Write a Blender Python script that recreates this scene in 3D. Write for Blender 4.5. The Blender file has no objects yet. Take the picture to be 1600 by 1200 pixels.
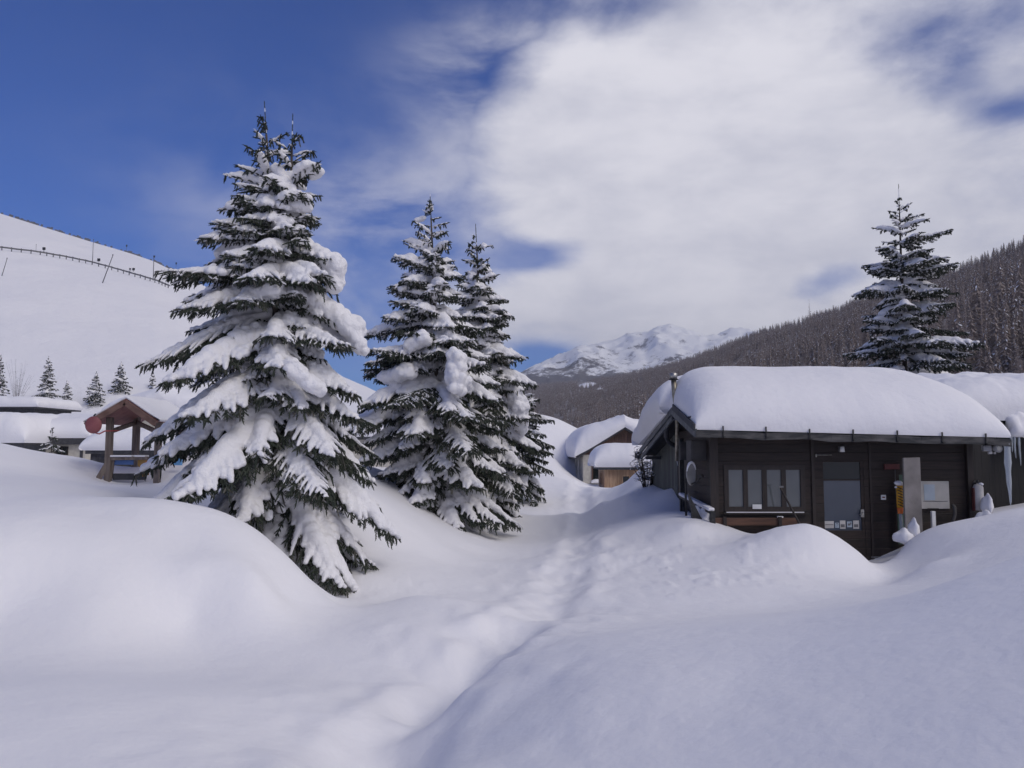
import bpy, math, random
import numpy as np
from mathutils import Vector, Matrix

# ------------------------------------------------------------------ camera, world, sun, exposure
S = bpy.context.scene
COL = S.collection
F_PX, CZ = 1250.0, 2.0
PITCH = math.atan(100.0 / F_PX)
cam_d = bpy.data.cameras.new('camera')
cam_d.sensor_width = 36.0
cam_d.lens = 36.0 * F_PX / 1600.0
cam_d.clip_start, cam_d.clip_end = 0.05, 20000
cam = bpy.data.objects.new('camera', cam_d)
COL.objects.link(cam)
cam.location = (0, 0, CZ)
cam.rotation_euler = (math.radians(90) + PITCH, 0, 0)
S.camera = cam
S.view_settings.view_transform = 'Standard'
S.view_settings.look = 'None'
S.view_settings.exposure = 0.0
S.view_settings.gamma = 1.0
S.render.engine = 'CYCLES'
S.cycles.use_denoising = True
S.cycles.max_bounces = 8
S.cycles.diffuse_bounces = 4
S.cycles.volume_bounces = 0
S.cycles.use_adaptive_sampling = True

SUN_AZ, SUN_EL = math.radians(134), math.radians(42)     # azimuth clockwise from +Y (view direction)
def P(px, py, Y):
    """world point seen at photo pixel (px,py) standing at depth Y"""
    dx, du = px - 800.0, 600.0 - py
    c, s = math.cos(PITCH), math.sin(PITCH)
    dy, dz = F_PX * c - du * s, F_PX * s + du * c
    t = Y / dy
    return (t * dx, Y, CZ + t * dz)

world = bpy.data.worlds.new("World")
S.world = world
world.use_nodes = True
WN, WL = world.node_tree.nodes, world.node_tree.links
WN.clear()
def wn(t, **kw):
    n = WN.new(t)
    for k, v in kw.items(): setattr(n, k, v)
    return n
def wmath(op, a, b=None, c=None, clamp=False):
    n = wn('ShaderNodeMath', operation=op, use_clamp=clamp)
    for i, v in enumerate((a, b, c)):
        if v is None: continue
        if isinstance(v, (int, float)): n.inputs[i].default_value = v
        else: WL.new(v, n.inputs[i])
    return n.outputs[0]
def wramp(v, a, b, smooth=True):
    n = wn('ShaderNodeMapRange', interpolation_type='SMOOTHSTEP' if smooth else 'LINEAR')
    WL.new(v, n.inputs[0]); n.inputs[1].default_value = a; n.inputs[2].default_value = b
    return n.outputs[0]
sky = wn('ShaderNodeTexSky', sky_type='NISHITA')
sky.sun_disc = False
sky.sun_elevation = SUN_EL
sky.sun_rotation = SUN_AZ
sky.altitude = 1800
sky.air_density = 1.25; sky.dust_density = 0.2; sky.ozone_density = 3.0
tc = wn('ShaderNodeTexCoord')
sep = wn('ShaderNodeSeparateXYZ'); WL.new(tc.outputs['Generated'], sep.inputs[0])
AZ = wmath('MULTIPLY', wmath('ARCTAN2', sep.outputs[0], sep.outputs[1]), 57.29578)
EL = wmath('MULTIPLY', wmath('ARCSINE', sep.outputs[2]), 57.29578)
def wnoise(scale, detail, rough, dist=0.0, stretch=(1, 1, 1)):
    m = wn('ShaderNodeMapping'); m.inputs['Scale'].default_value = stretch
    WL.new(tc.outputs['Generated'], m.inputs[0])
    n = wn('ShaderNodeTexNoise'); n.inputs['Scale'].default_value = scale
    n.inputs['Detail'].default_value = detail; n.inputs['Roughness'].default_value = rough
    n.inputs['Distortion'].default_value = dist
    WL.new(m.outputs[0], n.inputs['Vector'])
    return n.outputs['Fac']
n1 = wnoise(2.6, 9, 0.52, 0.25, (1, 1, 1.7))
n2 = wnoise(7.0, 8, 0.60, 0.2, (1, 1, 2.2))
n3 = wnoise(2.0, 5, 0.5, 0.0, (1.0, 1, 3.0))
def azel(px, py):
    x, y, z = P(px, py, 100.0); z -= CZ
    return math.degrees(math.atan2(x, y)), math.degrees(math.asin(z / math.sqrt(x*x + y*y + z*z)))
def blob(px, py, rx, ry, tilt=0.0):
    """soft ellipse in the sky, 1 at its centre, 0 outside; radii in degrees"""
    a0, e0 = azel(px, py)
    da, de = wmath('SUBTRACT', AZ, a0), wmath('SUBTRACT', EL, e0)
    c, s = math.cos(tilt), math.sin(tilt)
    u = wmath('ADD', wmath('MULTIPLY', da, c / rx), wmath('MULTIPLY', de, s / rx))
    v = wmath('SUBTRACT', wmath('MULTIPLY', de, c / ry), wmath('MULTIPLY', da, s / ry))
    r2 = wmath('ADD', wmath('MULTIPLY', u, u), wmath('MULTIPLY', v, v))
    return wmath('POWER', 2.71828, wmath('MULTIPLY', r2, -1.0))
# cloud field: a sheet to the right of a slanting edge, plus banks and gaps
edge = wmath('ADD', AZ, wmath('MULTIPLY', EL, -0.22))      # grows to the right
field = wmath('MULTIPLY', wramp(edge, -16.0, 0.5), 0.95)
def addf(f, b, k): return wmath('ADD', f, wmath('MULTIPLY', b, k))
for (px, py, rx, ry, k, ti) in [
        (1050, 160, 13, 7, 0.45, 0.0), (1250, 330, 16, 8, 0.55, 0.0), (760, 250, 5, 4, 0.10, 0.0), (1000, 480, 12, 4, 0.45, 0.0),
        (560, 400, 5, 2.6, 0.22, -0.1), (640, 480, 7, 2.6, 0.26, 0.0),
        (680, 90, 7, 7, -0.42, 0.0), (880, 25, 7, 3.4, -0.45, 0.0), (640, 0, 9, 9, -0.38, 0.0),
        (815, 398, 5.0, 1.5, -0.55, 0.0), (760, 320, 4.0, 1.0, -0.22, 0.0), (1280, 445, 3.0, 1.5, -0.85, 0.1), (1320, 420, 2.4, 1.2, -0.3, 0.0),
        (600, 520, 2.2, 2.6, -0.5, 0.0), (835, 560, 3.2, 1.1, -0.9, 0.1), (1400, 90, 5, 2.6, -0.40, -0.5), (1490, 130, 3.0, 1.6, -0.30, 0.2), (1010, 8, 5, 1.2, -0.35, 0.0), (860, 400, 4.0, 1.3, -0.35, 0.0),
        (1560, 20, 6, 2.0, -0.50, 0.0), (1590, 170, 2.5, 1.0, -0.5, 0.0), (1200, 5, 5, 1.6, -0.25, 0.0), (1570, 95, 2.6, 1.6, 0.15, 0.0),
        (180, 420, 12, 4, -0.1, 0.0)]:
    field = addf(field, blob(px, py, rx, ry, ti), k)
field = addf(field, wramp(wmath('ABSOLUTE', AZ), 50, 85), 0.25)    # unseen cover thickened at the sides and behind, for the snow's light
field = addf(field, wramp(EL, 35, 60), -0.1)  # overhead cover, also out of view, thinned for the snow's light
field = addf(field, wmath('SUBTRACT', n1, 0.5), 1.75)
field = addf(field, wmath('SUBTRACT', n2, 0.5), 0.95)
mask = wmath('MULTIPLY', wramp(field, 0.16, 1.10), 0.97)
# thin torn veil along the cloud's left flank
reg = blob(600, 370, 8.5, 5.5, 0.0)
for (px, py, rx, ry, k, ti) in [(760, 180, 6, 6, 0.8, 0.4), (820, 60, 7, 3, 0.6, 0.3), (1450, 110, 8, 5, 0.6, -0.4), (700, 470, 7, 4, .7, 0), (1100, 30, 9, 3, .6, 0), (1300, 430, 4, 2.5, .6, 0), (340, 300, 8, 6, .25, .3)]:
    reg = addf(reg, blob(px, py, rx, ry, ti), k)
n4 = wnoise(4.2, 10, 0.58, 0.25, (1.0, 1.0, 1.9))
veil = wmath('MULTIPLY', wramp(n4, 0.34, 0.70), wmath('MINIMUM', reg, 1.0))
mask = wmath('MAXIMUM', mask, wmath('MULTIPLY', veil, 0.78))
mask = wmath('MAXIMUM', mask, wmath('MULTIPLY', mask, 1.0))
shade = wmath('ADD', wmath('MULTIPLY', n3, 0.55), wmath('MULTIPLY', n2, 0.45))
cl = wn('ShaderNodeMix', data_type='RGBA')
WL.new(wramp(shade, 0.38, 0.60), cl.inputs['Factor'])
cl.inputs['A'].default_value = (6.6, 6.65, 7.6, 1)
cl.inputs['B'].default_value = (8.6, 8.5, 9.2, 1)
skyc = wn('ShaderNodeMix', data_type='RGBA', blend_type='MULTIPLY'); skyc.inputs['Factor'].default_value = 1.0
WL.new(sky.outputs[0], skyc.inputs['A']); skyc.inputs['B'].default_value = (0.13, 0.37, 0.88, 1)
mx = wn('ShaderNodeMix', data_type='RGBA')
WL.new(mask, mx.inputs['Factor']); WL.new(skyc.outputs['Result'], mx.inputs['A']); WL.new(cl.outputs['Result'], mx.inputs['B'])
bg = wn('ShaderNodeBackground'); bg.inputs['Strength'].default_value = 0.098
WL.new(mx.outputs['Result'], bg.inputs['Color'])
wo = wn('ShaderNodeOutputWorld'); WL.new(bg.outputs[0], wo.inputs[0])
world.cycles.sampling_method = 'MANUAL'; world.cycles.sample_map_resolution = 1024

sun_d = bpy.data.lights.new('sun', 'SUN')
sun_d.energy = 1.05; sun_d.angle = math.radians(24); sun_d.color = (1.0, 0.93, 0.85)
sun = bpy.data.objects.new('sun', sun_d); COL.objects.link(sun)
_sd = Vector((math.sin(SUN_AZ) * math.cos(SUN_EL), math.cos(SUN_AZ) * math.cos(SUN_EL), math.sin(SUN_EL)))
sun.rotation_euler = _sd.to_track_quat('Z', 'Y').to_euler()

# ------------------------------------------------------------------ helpers
def tag(o, label=None, cat=None, group=None, kind=None):
    if label: o['label'] = label
    if cat: o['category'] = cat
    if group: o['group'] = group
    if kind: o['kind'] = kind
    return o
def empty(name, loc=(0, 0, 0), rz=0.0):
    o = bpy.data.objects.new(name, None); COL.objects.link(o)
    o.location = loc; o.rotation_euler = (0, 0, rz); o.empty_display_size = 0.2
    return o
def link_mesh(name, me, mats, parent=None):
    for m in (mats if isinstance(mats, (list, tuple)) else [mats]): me.materials.append(m)
    o = bpy.data.objects.new(name, me); COL.objects.link(o)
    if parent: o.parent = parent
    return o
def np_mesh(name, V, T, Q=None, smooth=False, matidx=None):
    """mesh from numpy verts, triangles and quads"""
    me = bpy.data.meshes.new(name)
    V = np.asarray(V, np.float32)
    T = np.zeros((0, 3), np.int32) if T is None else np.asarray(T, np.int32).reshape(-1, 3)
    Q = np.zeros((0, 4), np.int32) if Q is None else np.asarray(Q, np.int32).reshape(-1, 4)
    me.vertices.add(len(V)); me.vertices.foreach_set('co', V.ravel())
    me.loops.add(T.size + Q.size)
    me.loops.foreach_set('vertex_index', np.concatenate([T.ravel(), Q.ravel()]).astype(np.int32))
    n = len(T) + len(Q)
    me.polygons.add(n)
    st = np.concatenate([np.arange(len(T)) * 3, T.size + np.arange(len(Q)) * 4]).astype(np.int32)
    me.polygons.foreach_set('loop_start', st)
    if matidx is not None: me.polygons.foreach_set('material_index', np.asarray(matidx, np.int32))
    me.polygons.foreach_set('use_smooth', np.full(n, smooth))
    me.update(calc_edges=True); me.validate()
    return me

class MB:
    """collects boxes, bars, tubes, prisms into one mesh"""
    def __init__(s): s.v, s.f, s.sm = [], [], []
    def add(s, vs, fs, smooth=False):
        b = len(s.v); s.v += [tuple(v) for v in vs]; s.f += [tuple(i + b for i in f) for f in fs]; s.sm += [smooth] * len(fs); return s
    def box(s, x0, x1, y0, y1, z0, z1, bev=0.0):
        if bev <= 0:
            vs = [(x, y, z) for z in (z0, z1) for y in (y0, y1) for x in (x0, x1)]
            return s.add(vs, [(0, 2, 3, 1), (4, 5, 7, 6), (0, 1, 5, 4), (2, 6, 7, 3), (0, 4, 6, 2), (1, 3, 7, 5)])
        import bmesh
        bm = bmesh.new(); bmesh.ops.create_cube(bm, size=1.0)
        for v in bm.verts:
            v.co = ((x0 + x1) / 2 + v.co.x * (x1 - x0), (y0 + y1) / 2 + v.co.y * (y1 - y0), (z0 + z1) / 2 + v.co.z * (z1 - z0))
        bmesh.ops.bevel(bm, geom=bm.edges[:], offset=bev, segments=2, affect='EDGES', profile=0.5)
        bm.verts.index_update()
        s.add([v.co[:] for v in bm.verts], [[v.index for v in f.verts] for f in bm.faces]); bm.free(); return s
    def bar(s, a, b, w, h, up=(0, 0, 1)):
        """box-section bar from a to b"""
        a, b, up = Vector(a), Vector(b), Vector(up)
        d = (b - a).normalized(); x = d.cross(up)
        if x.length < 1e-4: x = d.cross(Vector((1, 0, 0)))
        x.normalize(); y = x.cross(d).normalized()
        vs = []
        for p in (a, b):
            for (i, j) in ((-1, -1), (1, -1), (1, 1), (-1, 1)): vs.append(p + x * (w / 2 * i) + y * (h / 2 * j))
        return s.add(vs, [(0, 3, 2, 1), (4, 5, 6, 7), (0, 1, 5, 4), (1, 2, 6, 5), (2, 3, 7, 6), (3, 0, 4, 7)])
    def tube(s, pts, rad, n=10, cap=True):
        """tube through points, radius a number or a list"""
        pts = [Vector(p) for p in pts]; m = len(pts)
        rr = rad if isinstance(rad, (list, tuple)) else [rad] * m
        vs = []; ref = None
        for i, p in enumerate(pts):
            d = (pts[min(i + 1, m - 1)] - pts[max(i - 1, 0)]).normalized()
            if ref is None:
                ref = d.cross(Vector((0, 0, 1)))
                if ref.length < 1e-3: ref = d.cross(Vector((1, 0, 0)))
            x = (ref - d * ref.dot(d)).normalized(); y = d.cross(x); ref = x
            for k in range(n):
                a = 2 * math.pi * k / n; vs.append(p + (x * math.cos(a) + y * math.sin(a)) * rr[i])
        fs = [(i * n + k, i * n + (k + 1) % n, (i + 1) * n + (k + 1) % n, (i + 1) * n + k) for i in range(m - 1) for k in range(n)]
        s.add(vs, fs, True)
        if cap:
            b = len(s.v) - m * n
            s.f += [tuple(b + k for k in reversed(range(n))), tuple(b + (m - 1) * n + k for k in range(n))]; s.sm += [False, False]
        return s
    def prism(s, poly, axis, a, b):
        """extrude a 2D polygon along an axis between a and b; axis 'x' poly=(y,z), 'y' poly=(x,z), 'z' poly=(x,y)"""
        def pt(p, t): return {'x': (t, p[0], p[1]), 'y': (p[0], t, p[1]), 'z': (p[0], p[1], t)}[axis]
        n = len(poly); vs = [pt(p, a) for p in poly] + [pt(p, b) for p in poly]
        fs = [tuple(range(n)), tuple(reversed(range(n, 2 * n)))] + [(i, n + i, n + (i + 1) % n, (i + 1) % n) for i in range(n)]
        return s.add(vs, fs)
    def build(s, name, mat, parent=None, bevel=0.0):
        import bmesh
        me = bpy.data.meshes.new(name); me.from_pydata(s.v, [], s.f); me.polygons.foreach_set('use_smooth', s.sm)
        bm = bmesh.new(); bm.from_mesh(me); bmesh.ops.recalc_face_normals(bm, faces=bm.faces[:]); bm.to_mesh(me); bm.free()
        me.update()
        o = link_mesh(name, me, mat, parent)
        if bevel > 0:
            m = o.modifiers.new('bevel', 'BEVEL'); m.width = bevel; m.segments = 2; m.limit_method = 'ANGLE'; m.angle_limit = math.radians(40)
        return o

# ------------------------------------------------------------------ noise
def _hash(ix, iy, seed):
    h = (ix.astype(np.int64) * 374761393 + iy.astype(np.int64) * 668265263 + seed * 974711) & 0x7fffffff
    h = ((h ^ (h >> 13)) * 1274126177) & 0x7fffffff
    return ((h ^ (h >> 16)) & 0xffff) / 65535.0
def vnoise(x, y, seed=0):
    ix, iy = np.floor(x), np.floor(y); fx, fy = x - ix, y - iy
    fx = fx * fx * fx * (fx * (fx * 6 - 15) + 10); fy = fy * fy * fy * (fy * (fy * 6 - 15) + 10)
    a, b = _hash(ix, iy, seed), _hash(ix + 1, iy, seed); c, d = _hash(ix, iy + 1, seed), _hash(ix + 1, iy + 1, seed)
    return (a + (b - a) * fx) * (1 - fy) + (c + (d - c) * fx) * fy - 0.5
def fbm(x, y, seed=0, oct=4, gain=0.5):
    r, a, t = 0.0, 1.0, 0.0
    for i in range(oct):
        r = r + a * vnoise(x * 2 ** i + 17.3 * i, y * 2 ** i - 9.1 * i, seed + i); t += a; a *= gain
    return r / t * 2

# ------------------------------------------------------------------ materials
def new_mat(name):
    m = bpy.data.materials.new(name); m.use_nodes = True
    nt = m.node_tree; b = nt.nodes['Principled BSDF']
    return m, nt, b
def mat(name, c1, c2=None, scale=4.0, rough=0.7, bump=0.0, bscale=None, stretch=(1, 1, 1), metal=0.0, detail=6.0, spec=0.5, planks=None, contrast=(0.35, 0.65)):
    """procedural: noise between two colours, noise bump, optional plank grooves (axis, width)"""
    m, nt, b = new_mat(name); N, L = nt.nodes, nt.links
    b.inputs['Roughness'].default_value = rough; b.inputs['Metallic'].default_value = metal
    b.inputs['Specular IOR Level'].default_value = spec
    t = N.new('ShaderNodeTexCoord'); mp = N.new('ShaderNodeMapping'); mp.inputs['Scale'].default_value = stretch
    L.new(t.outputs['Object'], mp.inputs[0])
    nz = N.new('ShaderNodeTexNoise'); nz.inputs['Scale'].default_value = scale; nz.inputs['Detail'].default_value = detail
    L.new(mp.outputs[0], nz.inputs['Vector'])
    rp = N.new('ShaderNodeMapRange'); rp.inputs[1].default_value, rp.inputs[2].default_value = contrast
    L.new(nz.outputs['Fac'], rp.inputs[0])
    mx = N.new('ShaderNodeMix'); mx.data_type = 'RGBA'
    mx.inputs['A'].default_value = (*c1, 1); mx.inputs['B'].default_value = (*(c2 or c1), 1)
    L.new(rp.outputs[0], mx.inputs['Factor'])
    col = mx.outputs['Result']; hgt = None
    if bump > 0:
        nb = N.new('ShaderNodeTexNoise'); nb.inputs['Scale'].default_value = bscale or scale * 3; nb.inputs['Detail'].default_value = 6
        L.new(mp.outputs[0], nb.inputs['Vector']); hgt = nb.outputs['Fac']
    if planks:
        ax, wd = planks
        sx = N.new('ShaderNodeSeparateXYZ'); L.new(t.outputs['Object'], sx.inputs[0])
        f = N.new('ShaderNodeMath'); f.operation = 'DIVIDE'; L.new(sx.outputs[ax], f.inputs[0]); f.inputs[1].default_value = wd
        fr = N.new('ShaderNodeMath'); fr.operation = 'FRACT'; L.new(f.outputs[0], fr.inputs[0])
        pp = N.new('ShaderNodeMath'); pp.operation = 'PINGPONG'; L.new(fr.outputs[0], pp.inputs[0]); pp.inputs[1].default_value = 0.5
        st = N.new('ShaderNodeMapRange'); L.new(pp.outputs[0], st.inputs[0]); st.inputs[1].default_value = 0.0; st.inputs[2].default_value = 0.06
        fl = N.new('ShaderNodeMath'); fl.operation = 'FLOOR'; L.new(f.outputs[0], fl.inputs[0])
        wnz = N.new('ShaderNodeTexWhiteNoise'); wnz.noise_dimensions = '1D'; L.new(fl.outputs[0], wnz.inputs['W'])
        tone = N.new('ShaderNodeMapRange'); L.new(wnz.outputs['Value'], tone.inputs[0]); tone.inputs[3].default_value = 0.7; tone.inputs[4].default_value = 1.25
        ml = N.new('ShaderNodeMath'); ml.operation = 'MULTIPLY'; L.new(tone.outputs[0], ml.inputs[0])
        g = N.new('ShaderNodeMapRange'); L.new(st.outputs[0], g.inputs[0]); g.inputs[3].default_value = 0.45; g.inputs[4].default_value = 1.0
        L.new(g.outputs[0], ml.inputs[1])
        vm = N.new('ShaderNodeVectorMath'); vm.operation = 'SCALE'; L.new(col, vm.inputs[0]); L.new(ml.outputs[0], vm.inputs['Scale'])
        col = vm.outputs[0]
        if hgt is not None:
            ad = N.new('ShaderNodeMath'); ad.operation = 'MULTIPLY_ADD'; L.new(st.outputs[0], ad.inputs[0]); ad.inputs[1].default_value = 1.5; L.new(hgt, ad.inputs[2]); hgt = ad.outputs[0]
        else: hgt = st.outputs[0]
    L.new(col, b.inputs['Base Color'])
    if hgt is not None:
        bp = N.new('ShaderNodeBump'); bp.inputs['Strength'].default_value = max(bump, 0.3 if planks else bump); bp.inputs['Distance'].default_value = 0.01
        L.new(hgt, bp.inputs['Height']); L.new(bp.outputs[0], b.inputs['Normal'])
    return m

def snow_mat(name, bumps=((3.0, 0.03), (22.0, 0.006)), c=(0.85, 0.84, 0.86), c2=(0.88, 0.87, 0.89)):
    m, nt, b = new_mat(name); N, L = nt.nodes, nt.links
    t = N.new('ShaderNodeTexCoord')
    nz = N.new('ShaderNodeTexNoise'); nz.inputs['Scale'].default_value = 0.6; nz.inputs['Detail'].default_value = 6
    L.new(t.outputs['Object'], nz.inputs['Vector'])
    mx = N.new('ShaderNodeMix'); mx.data_type = 'RGBA'; mx.inputs['A'].default_value = (*c, 1); mx.inputs['B'].default_value = (*c2, 1)
    L.new(nz.outputs['Fac'], mx.inputs['Factor']); L.new(mx.outputs['Result'], b.inputs['Base Color'])
    b.inputs['Roughness'].default_value = 0.75; b.inputs['Specular IOR Level'].default_value = 0.25
    nrm = None
    for sc, amp in bumps:
        z = N.new('ShaderNodeTexNoise'); z.inputs['Scale'].default_value = sc; z.inputs['Detail'].default_value = 5; z.inputs['Roughness'].default_value = 0.6
        L.new(t.outputs['Object'], z.inputs['Vector'])
        bp = N.new('ShaderNodeBump'); bp.inputs['Strength'].default_value = 1.0; bp.inputs['Distance'].default_value = amp
        L.new(z.outputs['Fac'], bp.inputs['Height'])
        if nrm is not None: L.new(nrm, bp.inputs['Normal'])
        nrm = bp.outputs[0]
    L.new(nrm, b.inputs['Normal'])
    return m
M_SNOW = snow_mat('ground_snow', ((0.9, 0.05), (6.0, 0.004), (60.0, 0.0012)))
M_CAP = snow_mat('roof_snow', ((1.2, 0.05), (9.0, 0.006), (70.0, 0.0015)))
M_TSNOW = snow_mat('tree_snow', ((14.0, 0.03), (60.0, 0.008)))
# ------------------------------------------------------------------ ground: one sheet, heights through surveyed points
GP = [  # (photo x, photo y, depth)
 (0,1200,3.7),(300,1200,3.8),(500,1200,4.2),(600,1200,4.5),(655,1200,4.25),(900,1200,3.45),(1250,1200,2.9),(1600,1200,2.4),
 (0,1080,4.8),(250,1080,5.1),(480,1080,5.6),(610,1090,6.0),(640,1100,5.9),
 (900,1090,4.2),(1250,1060,3.75),(1600,1030,3.05),
 (710,1085,5.2),(780,1035,5.9),(860,998,6.9),(960,985,7.1),(1100,972,7.2),(1250,955,6.4),(1380,935,5.7),(1500,905,5.0),(1600,868,4.35),
 (720,1060,6.6),(760,1010,7.3),(800,980,8.0),(850,955,8.6),
 (300,960,7.6),(0,950,7.0),(150,950,7.1),(460,965,7.9),(600,980,7.8),(650,930,9.2),(560,945,9.4),
 (0,860,7.4),(150,850,7.8),(300,860,8.2),(0,780,8.6),(160,800,8.5),(240,783,8.9),(300,790,9.1),(350,803,9.2),(400,828,9.2),(440,862,9.0),(470,893,8.9),(495,918,8.9),(520,938,9.1),
 (400,900,8.0),(300,900,7.8),(440,930,8.2),
 (0,693,14.0),(60,706,14.4),(130,717,14.9),(165,726,15.1),(190,734,15.6),(240,742,17.0),(0,738,12.0),(80,750,12.0),(130,742,13.6),(150,762,11.6),(200,770,11.6),(175,764,12.9),
 (165,757,13.8),(185,759,13.2),(250,754,14.0),(200,737,20.0),(270,737,20.0),(200,733,25.5),(280,733,25.5),(300,750,14.2),(210,764,12.6),
 (530,932,10.4),(480,915,10.6),(420,880,11.2),(330,830,12.0),(560,905,10.8),
 (570,768,14.0),(600,785,14.2),(640,808,14.6),(680,829,15.0),(720,841,15.4),(745,847,15.8),(560,860,12.0),(620,900,11.0),(620,840,12.8),(700,880,12.8),(700,940,9.8),(760,870,14.6),
 (780,852,16.2),(760,835,18.0),(680,790,18.5),(610,740,19.0),(830,805,21.0),(800,800,22.0),(850,775,26.0),(868,745,30.0),(860,730,34.0),(900,755,35.0),(915,756,38.0),(860,765,27.0),
 (905,770,31.0),(925,762,38.0),(940,757,43.0),(900,800,21.5),(920,830,17.0),(890,870,13.4),(875,930,10.2),(860,960,8.9),(848,650,54.0),(872,657,54.0),(825,648,55.0),(852,705,46.0),(900,758,43.5),(925,757,45.0),(945,757,47.0),(890,752,47.0),
 (960,785,23.0),(985,760,27.0),(905,757,42.0),(935,760,40.0),(962,758,41.0),(990,758,37.0),(1000,733,24.0),(986,745,24.2),(1012,724,23.0),(974,757,24.2),(1040,715,23.0),(960,815,18.0),(950,850,14.6),(925,880,12.8),(915,920,10.8),(930,950,9.4),
 (1000,800,18.0),(1020,772,19.0),(1058,763,18.6),(1035,764,20.0),(1060,800,15.8),(1010,840,14.5),(1000,880,12.6),(1080,822,14.2),(1110,842,13.9),(1150,845,13.7),(1190,832,13.5),(1230,822,13.3),(1260,819,13.1),(1290,830,13.0),(1320,848,12.9),(1345,866,12.9),(1370,888,12.9),
 (1375,908,12.2),(1385,915,11.6),(1365,886,14.4),(1385,884,14.2),(1350,880,14.9),(1395,876,13.8),(1415,850,13.7),(1440,834,13.8),(1470,823,13.8),(1500,818,13.8),(1540,806,13.8),(1600,792,13.8),
 (1100,880,12.2),(1200,900,11.0),(1300,920,10.6),(1350,920,10.8),(1100,930,9.8),(1200,950,9.0),(1050,950,9.0),(1400,915,11.0),(1450,880,11.6),(1520,870,11.2),(1600,850,10.8),
]
A = np.array([P(*g) for g in GP])
EX = [(-6,15.5,1.9),(-10.5,18,1.7),(-12,20,1.6),(-8,22,1.2),(-14,28,1.2),(-20,12,2.2),(-20,4,1.5),(0,-8,0.6),(10,-8,1.2),(-12,-6,0.8),(18,2,1.8),(14,9,1.5),(12,13.5,1.3),
      (5,15.8,0.1),(7,16,0.1),(5,19,0.3),(7,22,0.5),(12,18,0.8),(3,24,0.7),(6,30,0.5),(10,30,0.8),(20,30,1.5),(-3,24,0.9),(-6,30,1.0),(-2,33,0.9),(-10,40,1.0),(0,46,1.0),(8,42,0.3),(15,45,1.0),(5,50,0),
      (-30,40,1.0),(-25,25,1.4),(30,45,2.0),(30,15,2.0),(-35,10,2),(0,60,1),(-20,60,1),(20,60,1),(40,60,1.5),(-45,60,1.),(40,-10,1.5),(-40,-10,1.2),(0,-30,1),
      (-1.3,0.5,0.5),(1.8,0.5,0.95),(4.5,4.2,2.0),(0,1.6,0.42),(-2.5,2.0,0.45)]
A = np.vstack([A, np.array(EX)])
def _phi(r2): return 0.5 * r2 * np.log(r2 + 1e-9)
_XY = A[:, :2]; _n = len(A)
_K = _phi(((_XY[:, None] - _XY[None]) ** 2).sum(-1)) + np.eye(_n) * 0.002
_Pm = np.hstack([np.ones((_n, 1)), _XY])
_sol = np.linalg.solve(np.block([[_K, _Pm], [_Pm.T, np.zeros((3, 3))]]), np.concatenate([A[:, 2], np.zeros(3)]))
_W, _C = _sol[:_n], _sol[_n:]
PATH = np.array([P(*p)[:2] for p in [(575,1260,4.0),(600,1190,4.5),(660,1110,5.6),(730,1045,6.8),(800,990,7.9),(850,950,8.9),(880,905,11.2),(895,870,13.4),(915,825,17.5),(912,800,21.5),(905,780,27),(915,768,33)]])
def path_dist(x, y):
    d = np.full(x.shape, 1e9)
    for a, b in zip(PATH[:-1], PATH[1:]):
        v = b - a; t = np.clip(((x - a[0]) * v[0] + (y - a[1]) * v[1]) / (v @ v), 0, 1)
        d = np.minimum(d, np.hypot(x - a[0] - t * v[0], y - a[1] - t * v[1]))
    return d
def ground(x, y, detail=True):
    x = np.atleast_1d(np.asarray(x, float)); y = np.atleast_1d(np.asarray(y, float))
    z = _C[0] + _C[1] * x + _C[2] * y
    for i in range(_n): z = z + _W[i] * _phi((x - _XY[i, 0]) ** 2 + (y - _XY[i, 1]) ** 2)
    r = np.hypot(x, y - 15)
    k = np.clip((r - 42) / 22, 0, 1); k = k * k * (3 - 2 * k)
    z = z * (1 - k) + 1.0 * k
    if detail:
        z = z + 0.030 * fbm(x * 0.55, y * 0.55, 5, 4) * np.clip(r / 3, 0, 1)
        d = path_dist(x, y)
        w = np.exp(-(d / 0.34) ** 2)
        nearp = np.clip((11 - y) / 5, 0, 1); z = z - (0.08 + 0.06 * nearp) * w + 0.075 * np.exp(-((d - 0.42) / 0.16) ** 2) * (0.35 + vnoise(x * 2.2, y * 2.2, 40))
        z = z + w * 0.045 * vnoise(x * 3.4, y * 2.4, 21) + np.exp(-(d / 1.0) ** 2) * 0.04 * vnoise(x * 5.5, y * 4.0, 22)
        # loose clods thrown around the trunk wells and the hut
        for (cx, cy, rr) in ((1.2, 13.0, 2.2), (-2.2, 10.6, 1.0), (3.4, 12.6, 1.6), (-0.6, 16.0, 1.2), (2.6, 11.0, 1.6)):
            z = z + 0.032 * np.exp(-((x - cx) ** 2 + (y - cy) ** 2) / rr ** 2) * np.maximum(0, fbm(x * 4.0, y * 4.0, 33, 3) - 0.08)
    return z
def gz(x, y): return float(ground([x], [y], False)[0])

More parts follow.
